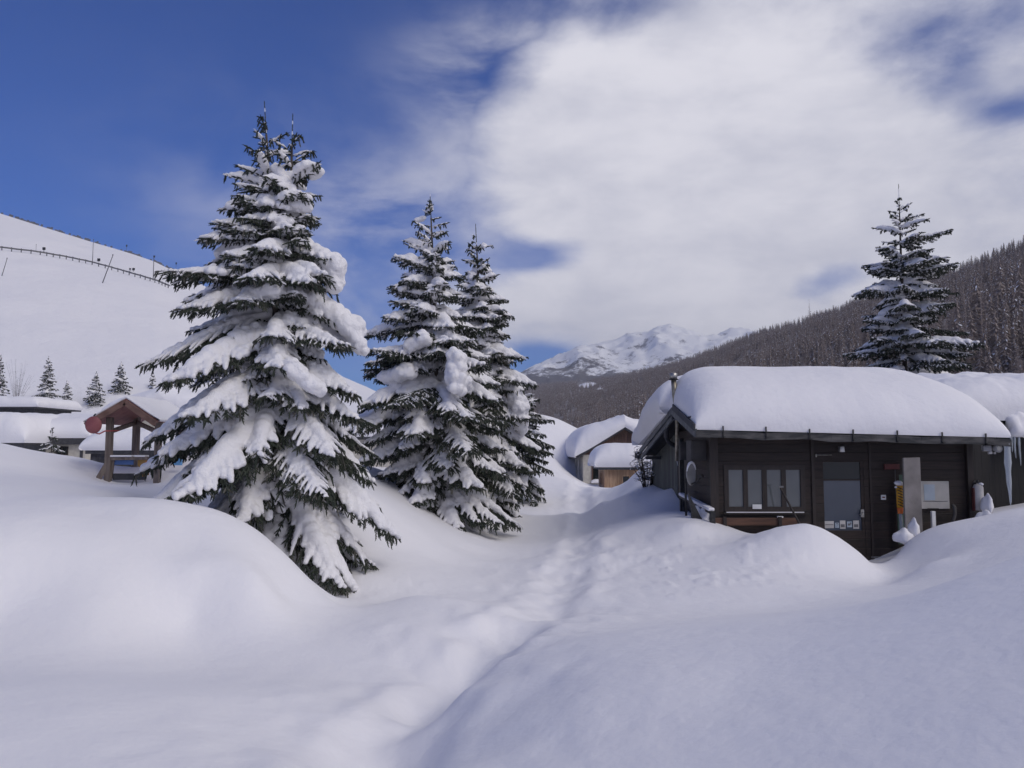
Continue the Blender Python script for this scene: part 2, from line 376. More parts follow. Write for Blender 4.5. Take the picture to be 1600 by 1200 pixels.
def build_ground():
    a1 = np.radians(np.linspace(-38, 38, 760)); a2 = np.radians(np.linspace(38, 322, 110))[1:-1]
    th = np.concatenate([a1, a2])
    r = [0.25]
    while r[-1] < 90: r.append(r[-1] * 1.0085 + 0.004)
    while r[-1] < 2900: r.append(r[-1] * 1.12)
    r = np.array(r)
    R, TH = np.meshgrid(r, th, indexing='ij')
    X, Y = R * np.sin(TH), R * np.cos(TH)
    Z = ground(X.ravel(), Y.ravel()).reshape(X.shape)
    V = np.stack([X.ravel(), Y.ravel(), Z.ravel()], 1)
    nr, nt = X.shape
    i, j = np.meshgrid(np.arange(nr - 1), np.arange(nt), indexing='ij'); j2 = (j + 1) % nt
    Q = np.stack([i * nt + j, i * nt + j2, (i + 1) * nt + j2, (i + 1) * nt + j], -1).reshape(-1, 4)[:, ::-1]
    c = len(V); V = np.vstack([V, [[0, 0, gz(0, 0)]]])
    jj = np.arange(nt); T = np.stack([np.full(nt, c), (jj + 1) % nt, jj], 1)
    o = link_mesh('ground', np_mesh('ground', V, T, Q, smooth=True), M_SNOW)
    tag(o, 'deep smooth snow covering the ground with a trodden path between drifts', kind='structure')
build_ground()

# ------------------------------------------------------------------ hills and mountain (ruled slopes from foot to crest)
class Slope:
    """surface between a foot line and a crest line, both given as photo columns with depth; real 3D hillside"""
    def __init__(s, foot, crest, bulge=0.0, back=120.0, noise=(0, 1, 0), ridged=(0, 1)):
        s.foot, s.crest, s.bulge, s.back, s.noise, s.ridged = foot, crest, bulge, back, noise, ridged
        s.fx = np.array([f[0] for f in foot], float); s.cx = np.array([c[0] for c in crest], float)
        s.F = np.array([P(*f) for f in foot]); s.Cc = np.array([P(*c) for c in crest])
    def pt(s, u, v):
        u = np.asarray(u, float); v = np.asarray(v, float)
        f = np.stack([np.interp(u, s.fx, s.F[:, k]) for k in range(3)], -1)
        c = np.stack([np.interp(u, s.cx, s.Cc[:, k]) for k in range(3)], -1)
        vv = np.clip(v, 0, 1)[..., None]
        p = f * (1 - vv) + c * vv
        p[..., 2] += s.bulge * np.sin(np.pi * np.clip(v, 0, 1))
        over = np.maximum(v - 1, 0)
        d = (c - f); d[..., 2] = 0; d /= np.linalg.norm(d, axis=-1, keepdims=True)
        p += d * (over * s.back)[..., None]
        p[..., 2] -= (over * s.back) * 0.45
        a, sc, _ = s.noise; env = np.sin(np.pi * np.clip(v, 0, 1)) ** 0.5 if s.noise[2] else 1.0
        if a: p[..., 2] += a * fbm(p[..., 0] / sc, p[..., 1] / sc, 3, 5) * env
        a, sc = s.ridged
        if a: p[..., 2] += a * (0.5 - np.abs(fbm(p[..., 0] / sc, p[..., 1] / sc, 9, 6, 0.55))) * np.clip(v * 1.5, 0.1, 1)
        return p
    def mesh(s, name, m, u0, u1, nu, nv, vmax=1.5):
        U, Vv = np.meshgrid(np.linspace(u0, u1, nu), np.linspace(0, vmax, nv), indexing='ij')
        p = s.pt(U, Vv).reshape(-1, 3)
        i, j = np.meshgrid(np.arange(nu - 1), np.arange(nv - 1), indexing='ij')
        Q = np.stack([i * nv + j, (i + 1) * nv + j, (i + 1) * nv + j + 1, i * nv + j + 1], -1).reshape(-1, 4)
        return link_mesh(name, np_mesh(name, p, None, Q, smooth=True), m)
    def at(s, px, py):
        """point of the slope seen at a photo pixel"""
        v = np.linspace(0, 1, 400); p = s.pt(np.full(400, float(px)), v)
        c, sn = math.cos(PITCH), math.sin(PITCH)
        dz = p[:, 2] - CZ; fwd = p[:, 1] * c + dz * sn; upc = dz * c - p[:, 1] * sn
        y = 600 - F_PX * upc / fwd
        k = int(np.argmin(np.abs(y - py))); return p[k]
HILL = Slope([(-700,716,90),(0,716,84),(300,716,84),(560,716,90),(700,716,100),(800,716,120)],
             [(-700,200,250),(-300,262,262),(-100,312,268),(0,333,272),(60,352,274),(140,377,278),(205,396,282),(240,408,285),(275,425,288),(318,446,290),(400,500,280),(500,575,250),(600,640,210),(700,690,170),(800,712,140)], bulge=5.0, noise=(0.8, 14, 1))
M_HILL = snow_mat('hill_snow', ((0.12, 0.5), (0.7, 0.06)))
tag(HILL.mesh('ski_hill', M_HILL, -700, 800, 260, 110), 'smooth snow covered ski slope rising on the left', kind='structure')
WOOD = Slope([(p,700+1500/Y,Y) for p,Y in ((300,900),(700,520),(830,420),(900,320),(1000,230),(1150,150),(1350,100),(1600,80),(2000,70),(2500,60))],
             [(300,668,2300),(700,628,2100),(800,606,1950),(835,603,1850),(900,598,1700),(960,591,1500),(1000,583,1350),(1050,572,1200),(1090,560,1050),(1140,541,930),(1190,522,820),(1260,505,700),(1330,482,600),(1400,458,520),(1430,450,490),(1500,428,440),(1560,407,410),(1600,394,390),(1800,330,340),(2500,180,280)], bulge=3.0, noise=(5.0, 40, 1))
M_WOODG = mat('forest_floor', (0.15, 0.125, 0.11), (0.36, 0.33, 0.32), scale=0.06, rough=0.9, detail=10, contrast=(0.45, 0.72))  # brown floor paled, distance haze put into its colour
tag(WOOD.mesh('forest_slope', M_WOODG, 300, 2500, 360, 90, 1.3), 'brown wooded mountainside descending behind the huts', kind='structure')
RANGE = Slope([(500,690,1900),(700,640,1900),(830,630,1900),(1000,620,1950),(1200,600,2000),(1500,600,2050),(1900,600,2100)],
              [(500,688,2250),(700,640,2250),(790,612,2350),(820,592,2400),(850,576,2450),(885,558,2500),(903,549,2500),(925,545,2520),(950,537,2550),(975,534,2560),(990,531,2560),(1008,530,2570),(1022,521,2580),(1047,518,2580),(1062,523,2580),(1100,527,2600),(1200,520,2650),(1500,498,2700),(1900,500,2700)], bulge=10, back=200, noise=(14, 150, 1), ridged=(55, 170))
def mountain_mat():
    m, nt, b = new_mat('mountain_rock_and_snow'); N, L = nt.nodes, nt.links
    g = N.new('ShaderNodeNewGeometry'); sx = N.new('ShaderNodeSeparateXYZ'); L.new(g.outputs['Position'], sx.inputs[0])
    def noise(sc, det=8, r=0.6):
        z = N.new('ShaderNodeTexNoise'); z.inputs['Scale'].default_value = sc; z.inputs['Detail'].default_value = det; z.inputs['Roughness'].default_value = r
        L.new(g.outputs['Position'], z.inputs['Vector']); return z.outputs['Fac']
    def mth(op, a, b2, c=None):
        n = N.new('ShaderNodeMath'); n.operation = op
        for i, v in enumerate((a, b2, c)):
            if v is None: continue
            if isinstance(v, (int, float)): n.inputs[i].default_value = v
            else: L.new(v, n.inputs[i])
        return n.outputs[0]
    # trees on the lower flank thin out with height
    tl = mth('ADD', mth('MULTIPLY', sx.outputs[2], -0.0072), mth('MULTIPLY', noise(0.010), 2.2))
    tl = mth('ADD', tl, mth('MULTIPLY', noise(0.07, 4, 0.7), 1.6))
    r1 = N.new('ShaderNodeMapRange'); L.new(tl, r1.inputs[0]); r1.inputs[1].default_value = 0.15; r1.inputs[2].default_value = 0.42
    rk = N.new('ShaderNodeMapRange'); L.new(noise(0.018, 12, 0.72), rk.inputs[0]); rk.inputs[1].default_value = 0.56; rk.inputs[2].default_value = 0.64
    mx = N.new('ShaderNodeMix'); mx.data_type = 'RGBA'; L.new(rk.outputs[0], mx.inputs['Factor'])
    mx.inputs['A'].default_value = (0.90, 0.91, 0.93, 1); mx.inputs['B'].default_value = (0.16, 0.16, 0.18, 1)
    m2 = N.new('ShaderNodeMix'); m2.data_type = 'RGBA'; L.new(r1.outputs[0], m2.inputs['Factor']); L.new(mx.outputs['Result'], m2.inputs['A'])
    m2.inputs['B'].default_value = (0.075, 0.07, 0.075, 1)
    L.new(m2.outputs['Result'], b.inputs['Base Color']); b.inputs['Roughness'].default_value = 0.9
    return m
tag(RANGE.mesh('mountain', mountain_mat(), 500, 1900, 460, 110, 1.4), 'distant snowy rocky peak half lost in cloud', kind='structure')
# ------------------------------------------------------------------ spruces
M_NEEDLE = mat('needles', (0.024, 0.032, 0.027), (0.066, 0.076, 0.056), scale=9.0, rough=0.8, spec=0.2)
M_NEEDLE_LT = mat('needles_weathered', (0.075, 0.075, 0.066), (0.13, 0.125, 0.11), scale=5.0, rough=0.85, spec=0.2)
M_BARK = mat('bark', (0.045, 0.035, 0.03), (0.10, 0.085, 0.075), scale=8, rough=0.95, bump=0.8, stretch=(1, 1, 0.25))

def twig_template(nneedle, seed):
    """needle-covered twig along +X, unit length and radius"""
    r = np.random.RandomState(seed); V, T = [], []
    prof = [(0.0, 0.42), (0.5, 0.46), (0.85, 0.36), (1.0, 0.06)]
    for i, (x, rad) in enumerate(prof):
        for k in range(4):
            a = math.pi / 2 * k + i * 0.6; V.append((x, rad * math.cos(a), rad * math.sin(a)))
    for i in range(3):
        for k in range(4):
            a, b, c, d = i * 4 + k, i * 4 + (k + 1) % 4, i * 4 + 4 + (k + 1) % 4, i * 4 + 4 + k
            T += [(a, b, c), (a, c, d)]
    for i in range(nneedle):
        t = (i + r.rand()) / nneedle * 0.97; a = r.rand() * 6.283; l = (0.75 + 0.5 * r.rand()) * (1.0 if t < 0.8 else 0.75)
        b = len(V); s = a + 1.57
        V += [(t - 0.035, 0.12 * math.cos(s), 0.12 * math.sin(s)), (t + 0.035, -0.12 * math.cos(s), -0.12 * math.sin(s)),
              (t + 0.16, l * math.cos(a), l * math.sin(a))]
        T.append((b, b + 1, b + 2))
    return np.array(V, float), np.array(T)

def snow_group():
    """geometry nodes: snow settles as one fused surface through points with a radius"""
    g = bpy.data.node_groups.new('fuse_snow', 'GeometryNodeTree')
    g.interface.new_socket('Geometry', in_out='INPUT', socket_type='NodeSocketGeometry')
    g.interface.new_socket('Voxel', in_out='INPUT', socket_type='NodeSocketFloat')
    g.interface.new_socket('Geometry', in_out='OUTPUT', socket_type='NodeSocketGeometry')
    N, L = g.nodes, g.links
    gi, go = N.new('NodeGroupInput'), N.new('NodeGroupOutput')
    at = N.new('GeometryNodeInputNamedAttribute'); at.data_type = 'FLOAT'; at.inputs['Name'].default_value = 'rad'
    mp = N.new('GeometryNodeMeshToPoints'); L.new(gi.outputs[0], mp.inputs['Mesh']); L.new(at.outputs['Attribute'], mp.inputs['Radius'])
    rd = N.new('GeometryNodeInputRadius')
    pv = N.new('GeometryNodePointsToVolume'); pv.resolution_mode = 'VOXEL_SIZE'
    L.new(mp.outputs[0], pv.inputs['Points']); L.new(rd.outputs[0], pv.inputs['Radius']); L.new(gi.outputs[1], pv.inputs['Voxel Size'])
    vm = N.new('GeometryNodeVolumeToMesh'); L.new(pv.outputs[0], vm.inputs['Volume']); vm.inputs['Threshold'].default_value = 0.3
    ps = N.new('GeometryNodeInputPosition'); bl = N.new('GeometryNodeBlurAttribute'); bl.data_type = 'FLOAT_VECTOR'
    bl.inputs['Iterations'].default_value = 2
    for i in bl.inputs:
        if i.name == 'Value' and i.type == 'VECTOR': L.new(ps.outputs[0], i)
    sp = N.new('GeometryNodeSetPosition'); L.new(vm.outputs[0], sp.inputs['Geometry'])
    L.new([o for o in bl.outputs if o.type == 'VECTOR'][0], sp.inputs['Position'])
    sm = N.new('GeometryNodeSetShadeSmooth'); L.new(sp.outputs[0], sm.inputs['Geometry']); L.new(sm.outputs[0], go.inputs[0])
    return g
SNOWG = snow_group()
def fused_snow(name, pts, rad, voxel, m, parent):
    me = bpy.data.meshes.new('snow_seed'); me.vertices.add(len(pts)); me.vertices.foreach_set('co', np.asarray(pts, np.float32).ravel())
    a = me.attributes.new('rad', 'FLOAT', 'POINT'); a.data.foreach_set('value', np.asarray(rad, np.float32)); me.update()
    o = bpy.data.objects.new('snow_seed', me); COL.objects.link(o)
    md = o.modifiers.new('n', 'NODES'); md.node_group = SNOWG
    md[[i.identifier for i in SNOWG.interface.items_tree if i.name == 'Voxel'][0]] = voxel
    dg = bpy.context.evaluated_depsgraph_get(); dg.update()
    out = bpy.data.meshes.new_from_object(o.evaluated_get(dg))
    bpy.data.objects.remove(o); bpy.data.meshes.remove(me)
    out.name = name; out.materials.clear()
    return link_mesh(name, out, m, parent)

def spruce(loc, H, lprof, rprof, seed, label, group=None, whorl=0.36, nper=8, slopes=((0, -0.45), (0.3, -0.2), (0.6, 0.02), (0.85, 0.35), (1, 0.85)),
           snow=1.0, voxel=0.026, tw=0.085, needles=18, twr=0.026, tops=None, zmin=0.15, drop=0.30, subs=True, detail=1.0, cat='tree', pads=0.35, name='spruce_tree', bare=0.1, frost=0.24, topcap=0.6, fringe=0.6, tuft=None):
    """snow-laden spruce. lprof/rprof: (height above base, reach) of the outline to the left and right."""
    rs = np.random.RandomState(seed); R = rs.rand
    root = empty(name, loc); tag(root, label, cat, group)
    lp, rp = np.array(lprof, float), np.array(rprof, float)
    sl = np.array(slopes, float)
    tops = tops or [((0, 0), (0, 0), H)]
    segs = []      # origin(3) dir(3) length radius
    sp, sr = [], []
    def reach(h, az):
        l, r = np.interp(h, lp[:, 0], lp[:, 1]), np.interp(h, rp[:, 0], rp[:, 1])
        c = math.cos(az); return max(0.04, r * (1 + c) / 2 + l * (1 - c) / 2)
    def axis(k, h):     # bowed axis of stem k
        (x0, y0), (x1, y1), Hk = tops[k][:3]; t = (h / Hk)
        return np.array([x0 + (x1 - x0) * t ** 1.5, y0 + (y1 - y0) * t ** 1.5, h])
    def seg(o, d, l, r): segs.append((*o, *d, l, r))
    def branch(k, h, az, shrink):
        Hk = tops[k][2]; f = h / Hk
        o = axis(k, h); s = np.interp(f, sl[:, 0], sl[:, 1]) + (R() - .5) * 0.38
        dr = drop * (1.25 - f)
        L = reach(h, az) * 0.8
        for _ in range(3):
            L = min(reach(h + L * (s - dr * 0.55), az), 1.15 * reach(h, az) + .05)
        L = (L - (o[0] * math.cos(az)) * 0.9) * shrink if len(tops) > 1 or abs(o[0]) > 0 else L * shrink
        if f > .68: L = min(L, topcap * (Hk - h) + .05) * (1.35 if R() < .15 else 1)
        L = max(L * 1.05, 0.07)
        L = L / math.sqrt(1 + max(0, s) ** 2) ** 0.5
        ca, sa = math.cos(az), math.sin(az); curl = (R() - .5) * 0.5
        def pos(t):
            a = az + curl * t * t * 0.5
            return o + np.array([math.cos(a) * L * t, math.sin(a) * L * t, L * (s * t - dr * t * t + dr * 0.45 * t ** 4)])
        # main axis
        n = max(2, int(L / 0.14)); ts = np.linspace(0.0, 1.0, n + 1)
        ps = [pos(t) for t in ts]
        for a, b, t in zip(ps[:-1], ps[1:], ts):
            d = b - a; l = np.linalg.norm(d); seg(a, d / l, l * 1.15, twr * (1.0 if t > 0.45 else 0.65))
        load = snow * (0.58 + 0.65 * R()) * (R() > bare) * np.interp(f, [0, .3, 0.6, 0.8, 0.92, 1], [1.2, 1.05, 1, 0.85, 0.42, 0.25])
        pad = R() < pads
        # side twigs
        st = tw / detail; nt = max(1, int(L / st))
        for i in range(nt):
            t = (i + 0.5 + 0.4 * (R() - .5)) / nt
            if t < 0.10: continue
            p = pos(t); q = pos(min(1.0, t + 0.05)); fw = (q - p) / (np.linalg.norm(q - p) + 1e-9)
            sd = np.array([-fw[1], fw[0], 0.0]); sd /= (np.linalg.norm(sd) + 1e-9)
            for sg in (-1, 1):
                if R() < 0.06: continue
                l = (0.52 * L * (1 - t) ** 0.85 + 0.07) * (0.35 + 0.65 * min(1, t * 2.2)) * (0.75 + 0.5 * R())
                l = min(l, 0.75) * (1 if f < .8 else .55)
                ang = math.radians(48 + 16 * (R() - .5))
                d = fw * math.cos(ang) + sd * sg * math.sin(ang)
                hang = (0.16 + 0.5 * (1 - f) + 0.25 * (R() - .3))
                nn = max(1, int(round(l / 0.15))); a = p.copy(); pl = []
                for j in range(nn):
                    dd = d + np.array([0, 0, -hang * (j + 0.4) / nn * 1.2]); dd /= np.linalg.norm(dd); ll = l / nn
                    seg(a, dd, ll * 1.15, twr * (1 - 0.15 * j / nn)); pl.append((a, dd, ll))
                    if subs and l > 0.2:
                        for s2 in (-1, 1):
                            for jj in (0.25, 0.7):
                                if R() < 0.9 * detail:
                                    sd2 = np.cross(dd, [0, 0, 1.0]); sd2 /= np.linalg.norm(sd2) + 1e-9
                                    d2 = dd * 0.72 + sd2 * s2 * 0.66 + np.array([0, 0, -0.15 - 0.35 * R() * (1 - f * .6)]); d2 /= np.linalg.norm(d2)
                                    seg(a + dd * ll * jj, d2, (0.06 + 0.09 * R()) * (1 - 0.4 * j / nn), twr * 0.92)
                    if R() < fringe:      # needle sprays hanging below the bough
                        for _k in range(2):
                            d3 = np.array([dd[0] * 0.35 + (R() - .5) * 0.5, dd[1] * 0.35 + (R() - .5) * 0.5, -0.8]); d3 /= np.linalg.norm(d3)
                            seg(a + dd * ll * R(), d3, 0.07 + 0.13 * R() * (1.2 - f), twr * 0.95)
                    a = a + dd * ll
                if load > 0 and R() < 0.86:
                    full = (0.55 + 0.45 * R()) * (1 if t < .85 else .6); tot = 0
                    for (a, dd, ll) in pl:
                        m = max(1, int(ll / (voxel * 1.5)))
                        for j in range(m):
                            x = (tot + ll * (j + .5) / m) / l
                            if x > full: break
                            r = load * (0.042 * (1 - x) ** 0.7 + 0.017) * min(1.0, 0.45 + l * 2.0) * (0.85 + 0.3 * R())
                            r = max(r, voxel * 1.15)
                            sp.append(a + dd * ll * (j + .5) / m + np.array([0, 0, r * 0.45 + twr * 0.4])); sr.append(r)
                        tot += ll
        if load > 0:
            n = max(2, int(L / (voxel * 1.6)))
            for i in range(n):
                t = 0.04 + 0.88 * (i + R()) / n
                r = load * (0.036 + 0.070 * math.sin(min(1, t * 1.15) * math.pi) ** 0.6 * min(1, L / 0.9)) * (0.8 + 0.4 * R())
                r = max(r, voxel * 1.15); p = pos(t)
                sp.append(p + np.array([0, 0, r * 0.6])); sr.append(r)
            if pad and L > 0.35:      # deep cushions heaped on the bough
                c = 0.25 + 0.35 * R(); w = 0.16 + 0.12 * R()
                for i in range(int(150 * min(1.5, L))):
                    t = min(0.95, max(0.05, c + (R() - .5) * 2 * w)); e = 1 - ((t - c) / w) ** 2
                    off = (R() - .5) * 2; wd = (0.12 + 0.26 * min(1, L)) * (1 - t * .45)
                    lens = max(0, e) * (1 - off * off); r = (0.035 + 0.035 * R()) * min(1.2, .6 + load * .5)
                    p = pos(t); a = az + curl * t * t * 0.5
                    sp.append(p + np.array([-math.sin(a) * off * wd, math.cos(a) * off * wd, r * 0.6 + R() * lens * 0.15 * load * min(1, .4 + L * .6) - 0.20 * off * off * wd])); sr.append(max(r, voxel * 1.2))
    trunk = MB()
    for k, tp in enumerate(tops):
        Hk = tp[2]; h = zmin if k == 0 else tp[3]; j = 0
        hs = np.linspace((0 if k == 0 else tp[3]), Hk * 0.93, 14)
        trunk.tube([axis(k, x) for x in hs], [0.010 + 0.021 * H * 0.55 * (1 - x / Hk) for x in hs], 8)
        while h < Hk - 0.065 * H:
            f = h / Hk
            n = nper if f < 0.72 else (max(5, int(nper * 0.7)) if f < .86 else 4); a0 = R() * 6.283
            for i in range(n):
                branch(k, h + (R() - .5) * whorl * 0.85, a0 + 6.283 * (i + 0.35 * (R() - .5)) / n, (0.66 + 0.38 * R()) if R() < 0.85 else 1.12)
            for i in range(int(n * (0.6 if f < .8 else 0.25))):
                branch(k, h + whorl * (0.25 + 0.5 * R()), R() * 6.283, 0.45 + 0.25 * R())
            h += whorl * (1.0 - 0.45 * f) * (0.9 + 0.2 * R())
        # leader
        a = axis(k, Hk * 0.88); b = axis(k, Hk)
        for i in range(16):
            p = a + (b - a) * i / 16; d = (b - a) / np.linalg.norm(b - a); seg(p, d, np.linalg.norm(b - a) / 14, twr * (1.0 - .03 * i))
    for (a_, b_, r0_, r1_) in (tuft or []):      # long drapes of snow that slid over several boughs
        a_, b_ = np.array(a_, float), np.array(b_, float)
        for i in range(170):
            t = R(); v = rs.normal(size=3); v /= np.linalg.norm(v); rr_ = r0_ + (r1_ - r0_) * t
            v *= rr_ * .75 * R() ** 0.35 * (1 + .15 * math.sin(t * 7 + 2)); v[2] *= .8; v[1] *= 1.5
            sp.append(a_ + (b_ - a_) * t + v); sr.append(min(.11, .55 * rr_ + .01))
    segs = np.array(segs)
    # needles
    tv = [twig_template(needles, 11 + i) for i in range(5)]
    VV, TT, MI = [], [], []; base = 0
    which = rs.randint(0, 5, len(segs))
    for w in range(5):
        q = segs[which == w]
        if not len(q): continue
        V, T = tv[w]; o, d, l, r = q[:, 0:3], q[:, 3:6], q[:, 6], q[:, 7]
        d = d / np.linalg.norm(d, axis=1, keepdims=True)
        ref = np.where(np.abs(d[:, 2:3]) > 0.9, [[1.0, 0, 0]], [[0, 0, 1.0]])
        y = np.cross(d, ref); y /= np.linalg.norm(y, axis=1, keepdims=True); z = np.cross(d, y)
        P3 = o[:, None] + d[:, None] * (V[None, :, 0:1] * l[:, None, None]) + y[:, None] * (V[None, :, 1:2] * r[:, None, None]) + z[:, None] * (V[None, :, 2:3] * r[:, None, None])
        VV.append(P3.reshape(-1, 3)); TT.append((T[None] + (np.arange(len(q)) * len(V))[:, None, None] + base).reshape(-1, 3)); base += len(q) * len(V)
        u_ = rs.rand(len(q)); mi = np.where(u_ < .14, 1, np.where((u_ < .14 + frost) & (d[:, 2] > -.55), 2, 0)); MI.append(np.repeat(mi, len(T)))
    cr = link_mesh('crown', np_mesh('crown', np.vstack(VV), np.vstack(TT), matidx=np.concatenate(MI)), [M_NEEDLE, M_NEEDLE_LT, M_TSNOW], root)
    trunk.build('trunk', M_BARK, root)
    if sp and snow > 0: fused_snow('snow_load', np.array(sp), np.array(sr), voxel, M_TSNOW, root)
    return root

def prof(D, cx, base_y, pts, side):
    """outline in photo pixels -> (height above base, reach) at depth D"""
    b = P(cx, base_y, D); out = []
    for (y, x) in pts:
        p = P(x, y, D); out.append((p[2] - b[2], max(0.03, (p[0] - b[0]) * side)))
    out.sort(); return out
# the big twin-topped spruce in front
D = 11.2; c = 438; by = 935; b = P(c, by, D)
L1 = prof(D, c, by, [(160,425),(230,385),(262,350),(315,330),(360,352),(400,325),(440,285),(460,270),(500,272),(545,272),(590,262),(630,262),(655,245),(690,215),(740,232),(775,212),(820,270),(870,330),(935,400)], -1)
R1 = prof(D, c, by, [(160,450),(210,488),(265,500),(320,490),(360,480),(405,518),(470,532),(520,556),(580,592),(650,604),(700,600),(780,596),(850,598),(880,580),(935,540)], 1)
def zz(y): return P(c, y, D)[2] - b[2]
t1, t2 = P(413, 158, D), P(459, 180, D)
def TP(px, py, dy=0.0): q = P(px, py, D + dy); return (q[0] - b[0], dy, q[2] - b[2])
spruce(b, zz(158), L1, R1, 7, 'large twin-topped spruce heaped with snow beside the rounded drift', whorl=0.40, nper=8,
       tops=[((0, 0), (t1[0] - b[0], 0), zz(158)), ((0.0, 0.0), (t2[0] - b[0], -0.05), zz(180), zz(420))], topcap=.42, voxel=0.0155, tw=0.074, twr=0.024, zmin=0.25, pads=0.26, snow=1.08, frost=.2,
       slopes=((0, -0.95), (0.2, -0.65), (0.45, -0.32), (0.7, -0.02), (0.88, 0.45), (1, 1.0)), drop=.34,
       tuft=[(TP(478, 385), TP(522, 418, -.1), .13, .17), (TP(520, 418, -.1), TP(524, 452, -.1), .16, .10), (TP(492, 470), TP(552, 512, .05), .16, .16), (TP(545, 510), TP(566, 548), .14, .08),
             (TP(345, 398), TP(372, 378), .09, .12), (TP(432, 262, -.1), TP(452, 300, -.15), .07, .10), (TP(430, 320, -.2), TP(482, 322, -.2), .08, .09), (TP(395, 462, -.7), TP(432, 452, -.7), .08, .11),
             (TP(352, 640, -.9), TP(300, 660, -.5), .10, .12), (TP(455, 575, -1.0), TP(500, 610, -.9), .12, .09)])
# the pair in the middle
D = 18.2; c = 686; by = 850; b = P(c, by, D)
L2 = prof(D, c, by, [(305,668),(335,650),(350,640),(390,632),(420,615),(455,610),(495,590),(525,562),(590,545),(650,540),(700,560),(760,580),(800,640),(850,690)], -1)
R2 = prof(D, c, by, [(305,676),(335,698),(365,705),(400,715),(460,725),(530,760),(600,790),(650,800),(700,808),(750,805),(790,805),(830,785),(850,760)], 1)
t = P(672, 303, D)
spruce(b, t[2] - b[2], L2, R2, 21, 'tall middle spruce with deep snow cushions beside the trodden path', whorl=0.48, nper=8, tops=[((0, 0), (t[0] - b[0], 0), t[2] - b[2])],
       voxel=0.024, tw=0.088, twr=0.030, needles=14, pads=0.34, snow=1.3, zmin=0.3, group=None,
       tuft=[(TP(712, 556, -1.3), TP(716, 606, -1.3), .20, .30), (TP(672, 320), TP(672, 328), .05, .07), (TP(650, 345), TP(662, 341), .06, .06), (TP(640, 540, -1.0), TP(665, 528, -1.0), .14, .18), (TP(600, 590, -.5), TP(640, 580, -.9), .15, .2)])
D = 20.6; c = 760; by = 842; b = P(c, by, D)
L3 = prof(D, c, by, [(352,738),(400,720),(450,710),(520,690),(600,670),(700,650),(842,640)], -1)
R3 = prof(D, c, by, [(352,748),(375,758),(400,765),(450,790),(490,797),(520,808),(560,815),(600,828),(650,835),(700,838),(750,830),(790,815),(842,790)], 1)
t = P(743, 350, D)
spruce(b, t[2] - b[2], L3, R3, 33, 'slimmer spruce rising close behind the tall middle spruce', whorl=0.46, nper=8, tops=[((0, 0), (t[0] - b[0], 0), t[2] - b[2])],
       voxel=0.027, tw=0.098, twr=0.034, needles=14, pads=0.45, snow=1.3, zmin=0.4,
       tuft=[(TP(802, 606, -.4), TP(812, 640, -.4), .22, .26), (TP(812, 640, -.4), TP(815, 672, -.35), .24, .14)])
D = 25.0; c = 815; by = 764; b = P(c, by, D)
L4 = prof(D, c, by, [(560,815),(620,790),(764,775)], -1)
R4 = prof(D, c, by, [(560,822),(600,836),(650,856),(700,868),(735,864),(764,852)], 1)
spruce(b, P(c, 588, D)[2] - b[2], L4, R4, 41, 'short dark spruce at the far end of the tree row beside the path', whorl=0.42, nper=8, voxel=0.036, tw=0.13, twr=0.04, needles=14, pads=0.2, snow=1.0, zmin=0.2, bare=0.35)
# spruce behind the dark hut
D = 27.0; c = 1418; by = 700; b = list(P(c, by, D)); b[2] = 0.6; by = 700 + (CZ - 0.6) * F_PX / D; b = tuple(b)
L5 = prof(D, c, by, [(290,1400),(330,1385),(372,1375),(405,1355),(420,1357),(455,1345),(500,1350),(545,1328),(580,1322),(760,1320)], -1)
R5 = prof(D, c, by, [(290,1406),(332,1438),(385,1468),(412,1475),(447,1488),(485,1494),(514,1512),(560,1525),(580,1528),(760,1535)], 1)
t = P(1404, 288, D)
spruce(b, t[2] - b[2], L5, R5, 57, 'open-crowned spruce standing behind the dark wooden hut', whorl=0.64, nper=7, tops=[((0, 0), (t[0] - b[0], 0), t[2] - b[2])],
       voxel=0.045, tw=0.14, twr=0.045, needles=14, pads=0.3, snow=1.3, zmin=2.4, bare=0.15, drop=0.2, fringe=.4,
       slopes=((0, -0.15), (0.3, -0.05), (0.6, 0.05), (0.85, 0.35), (1, 0.9)))
# ------------------------------------------------------------------ materials for the buildings
M_DARKWOOD = mat('dark_stained_boards', (0.013, 0.0076, 0.0062), (0.027, 0.0158, 0.0125), scale=5, rough=0.65, bump=0.5, stretch=(0.4, 1, 5), planks=(2, 0.16))
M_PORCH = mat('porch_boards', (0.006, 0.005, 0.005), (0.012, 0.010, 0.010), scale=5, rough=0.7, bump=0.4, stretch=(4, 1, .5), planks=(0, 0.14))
M_FRAME = mat('window_frame_wood', (0.018, 0.013, 0.0115), (0.032, 0.022, 0.019), scale=12, rough=0.6, bump=0.2, stretch=(3, 1, 0.3))
M_REDWOOD = mat('reddish_wood', (0.075, 0.034, 0.020), (0.13, 0.060, 0.034), scale=6, rough=0.55, bump=0.3, stretch=(0.4, 3, 3))
M_GREENWOOD = mat('grey_green_planks', (0.070, 0.078, 0.072), (0.125, 0.132, 0.122), scale=5, rough=0.8, bump=0.5, stretch=(1, 3, 0.4), planks=(1, 0.19))
M_FASCIA = mat('weathered_fascia', (0.035, 0.036, 0.038), (0.16, 0.15, 0.145), scale=5, rough=0.85, bump=0.8, stretch=(0.5, 1, 2), contrast=(0.42, 0.8))
M_RAKE = mat('slate_blue_rake', (0.060, 0.066, 0.078), (0.11, 0.118, 0.13), scale=8, rough=0.6, bump=0.3)
M_METAL = mat('galvanised_steel', (0.34, 0.33, 0.31), (0.50, 0.49, 0.46), scale=20, rough=0.38, metal=0.85)
M_RUSTY = mat('stove_pipe_steel', (0.24, 0.21, 0.16), (0.40, 0.37, 0.30), scale=14, rough=0.45, metal=0.7)
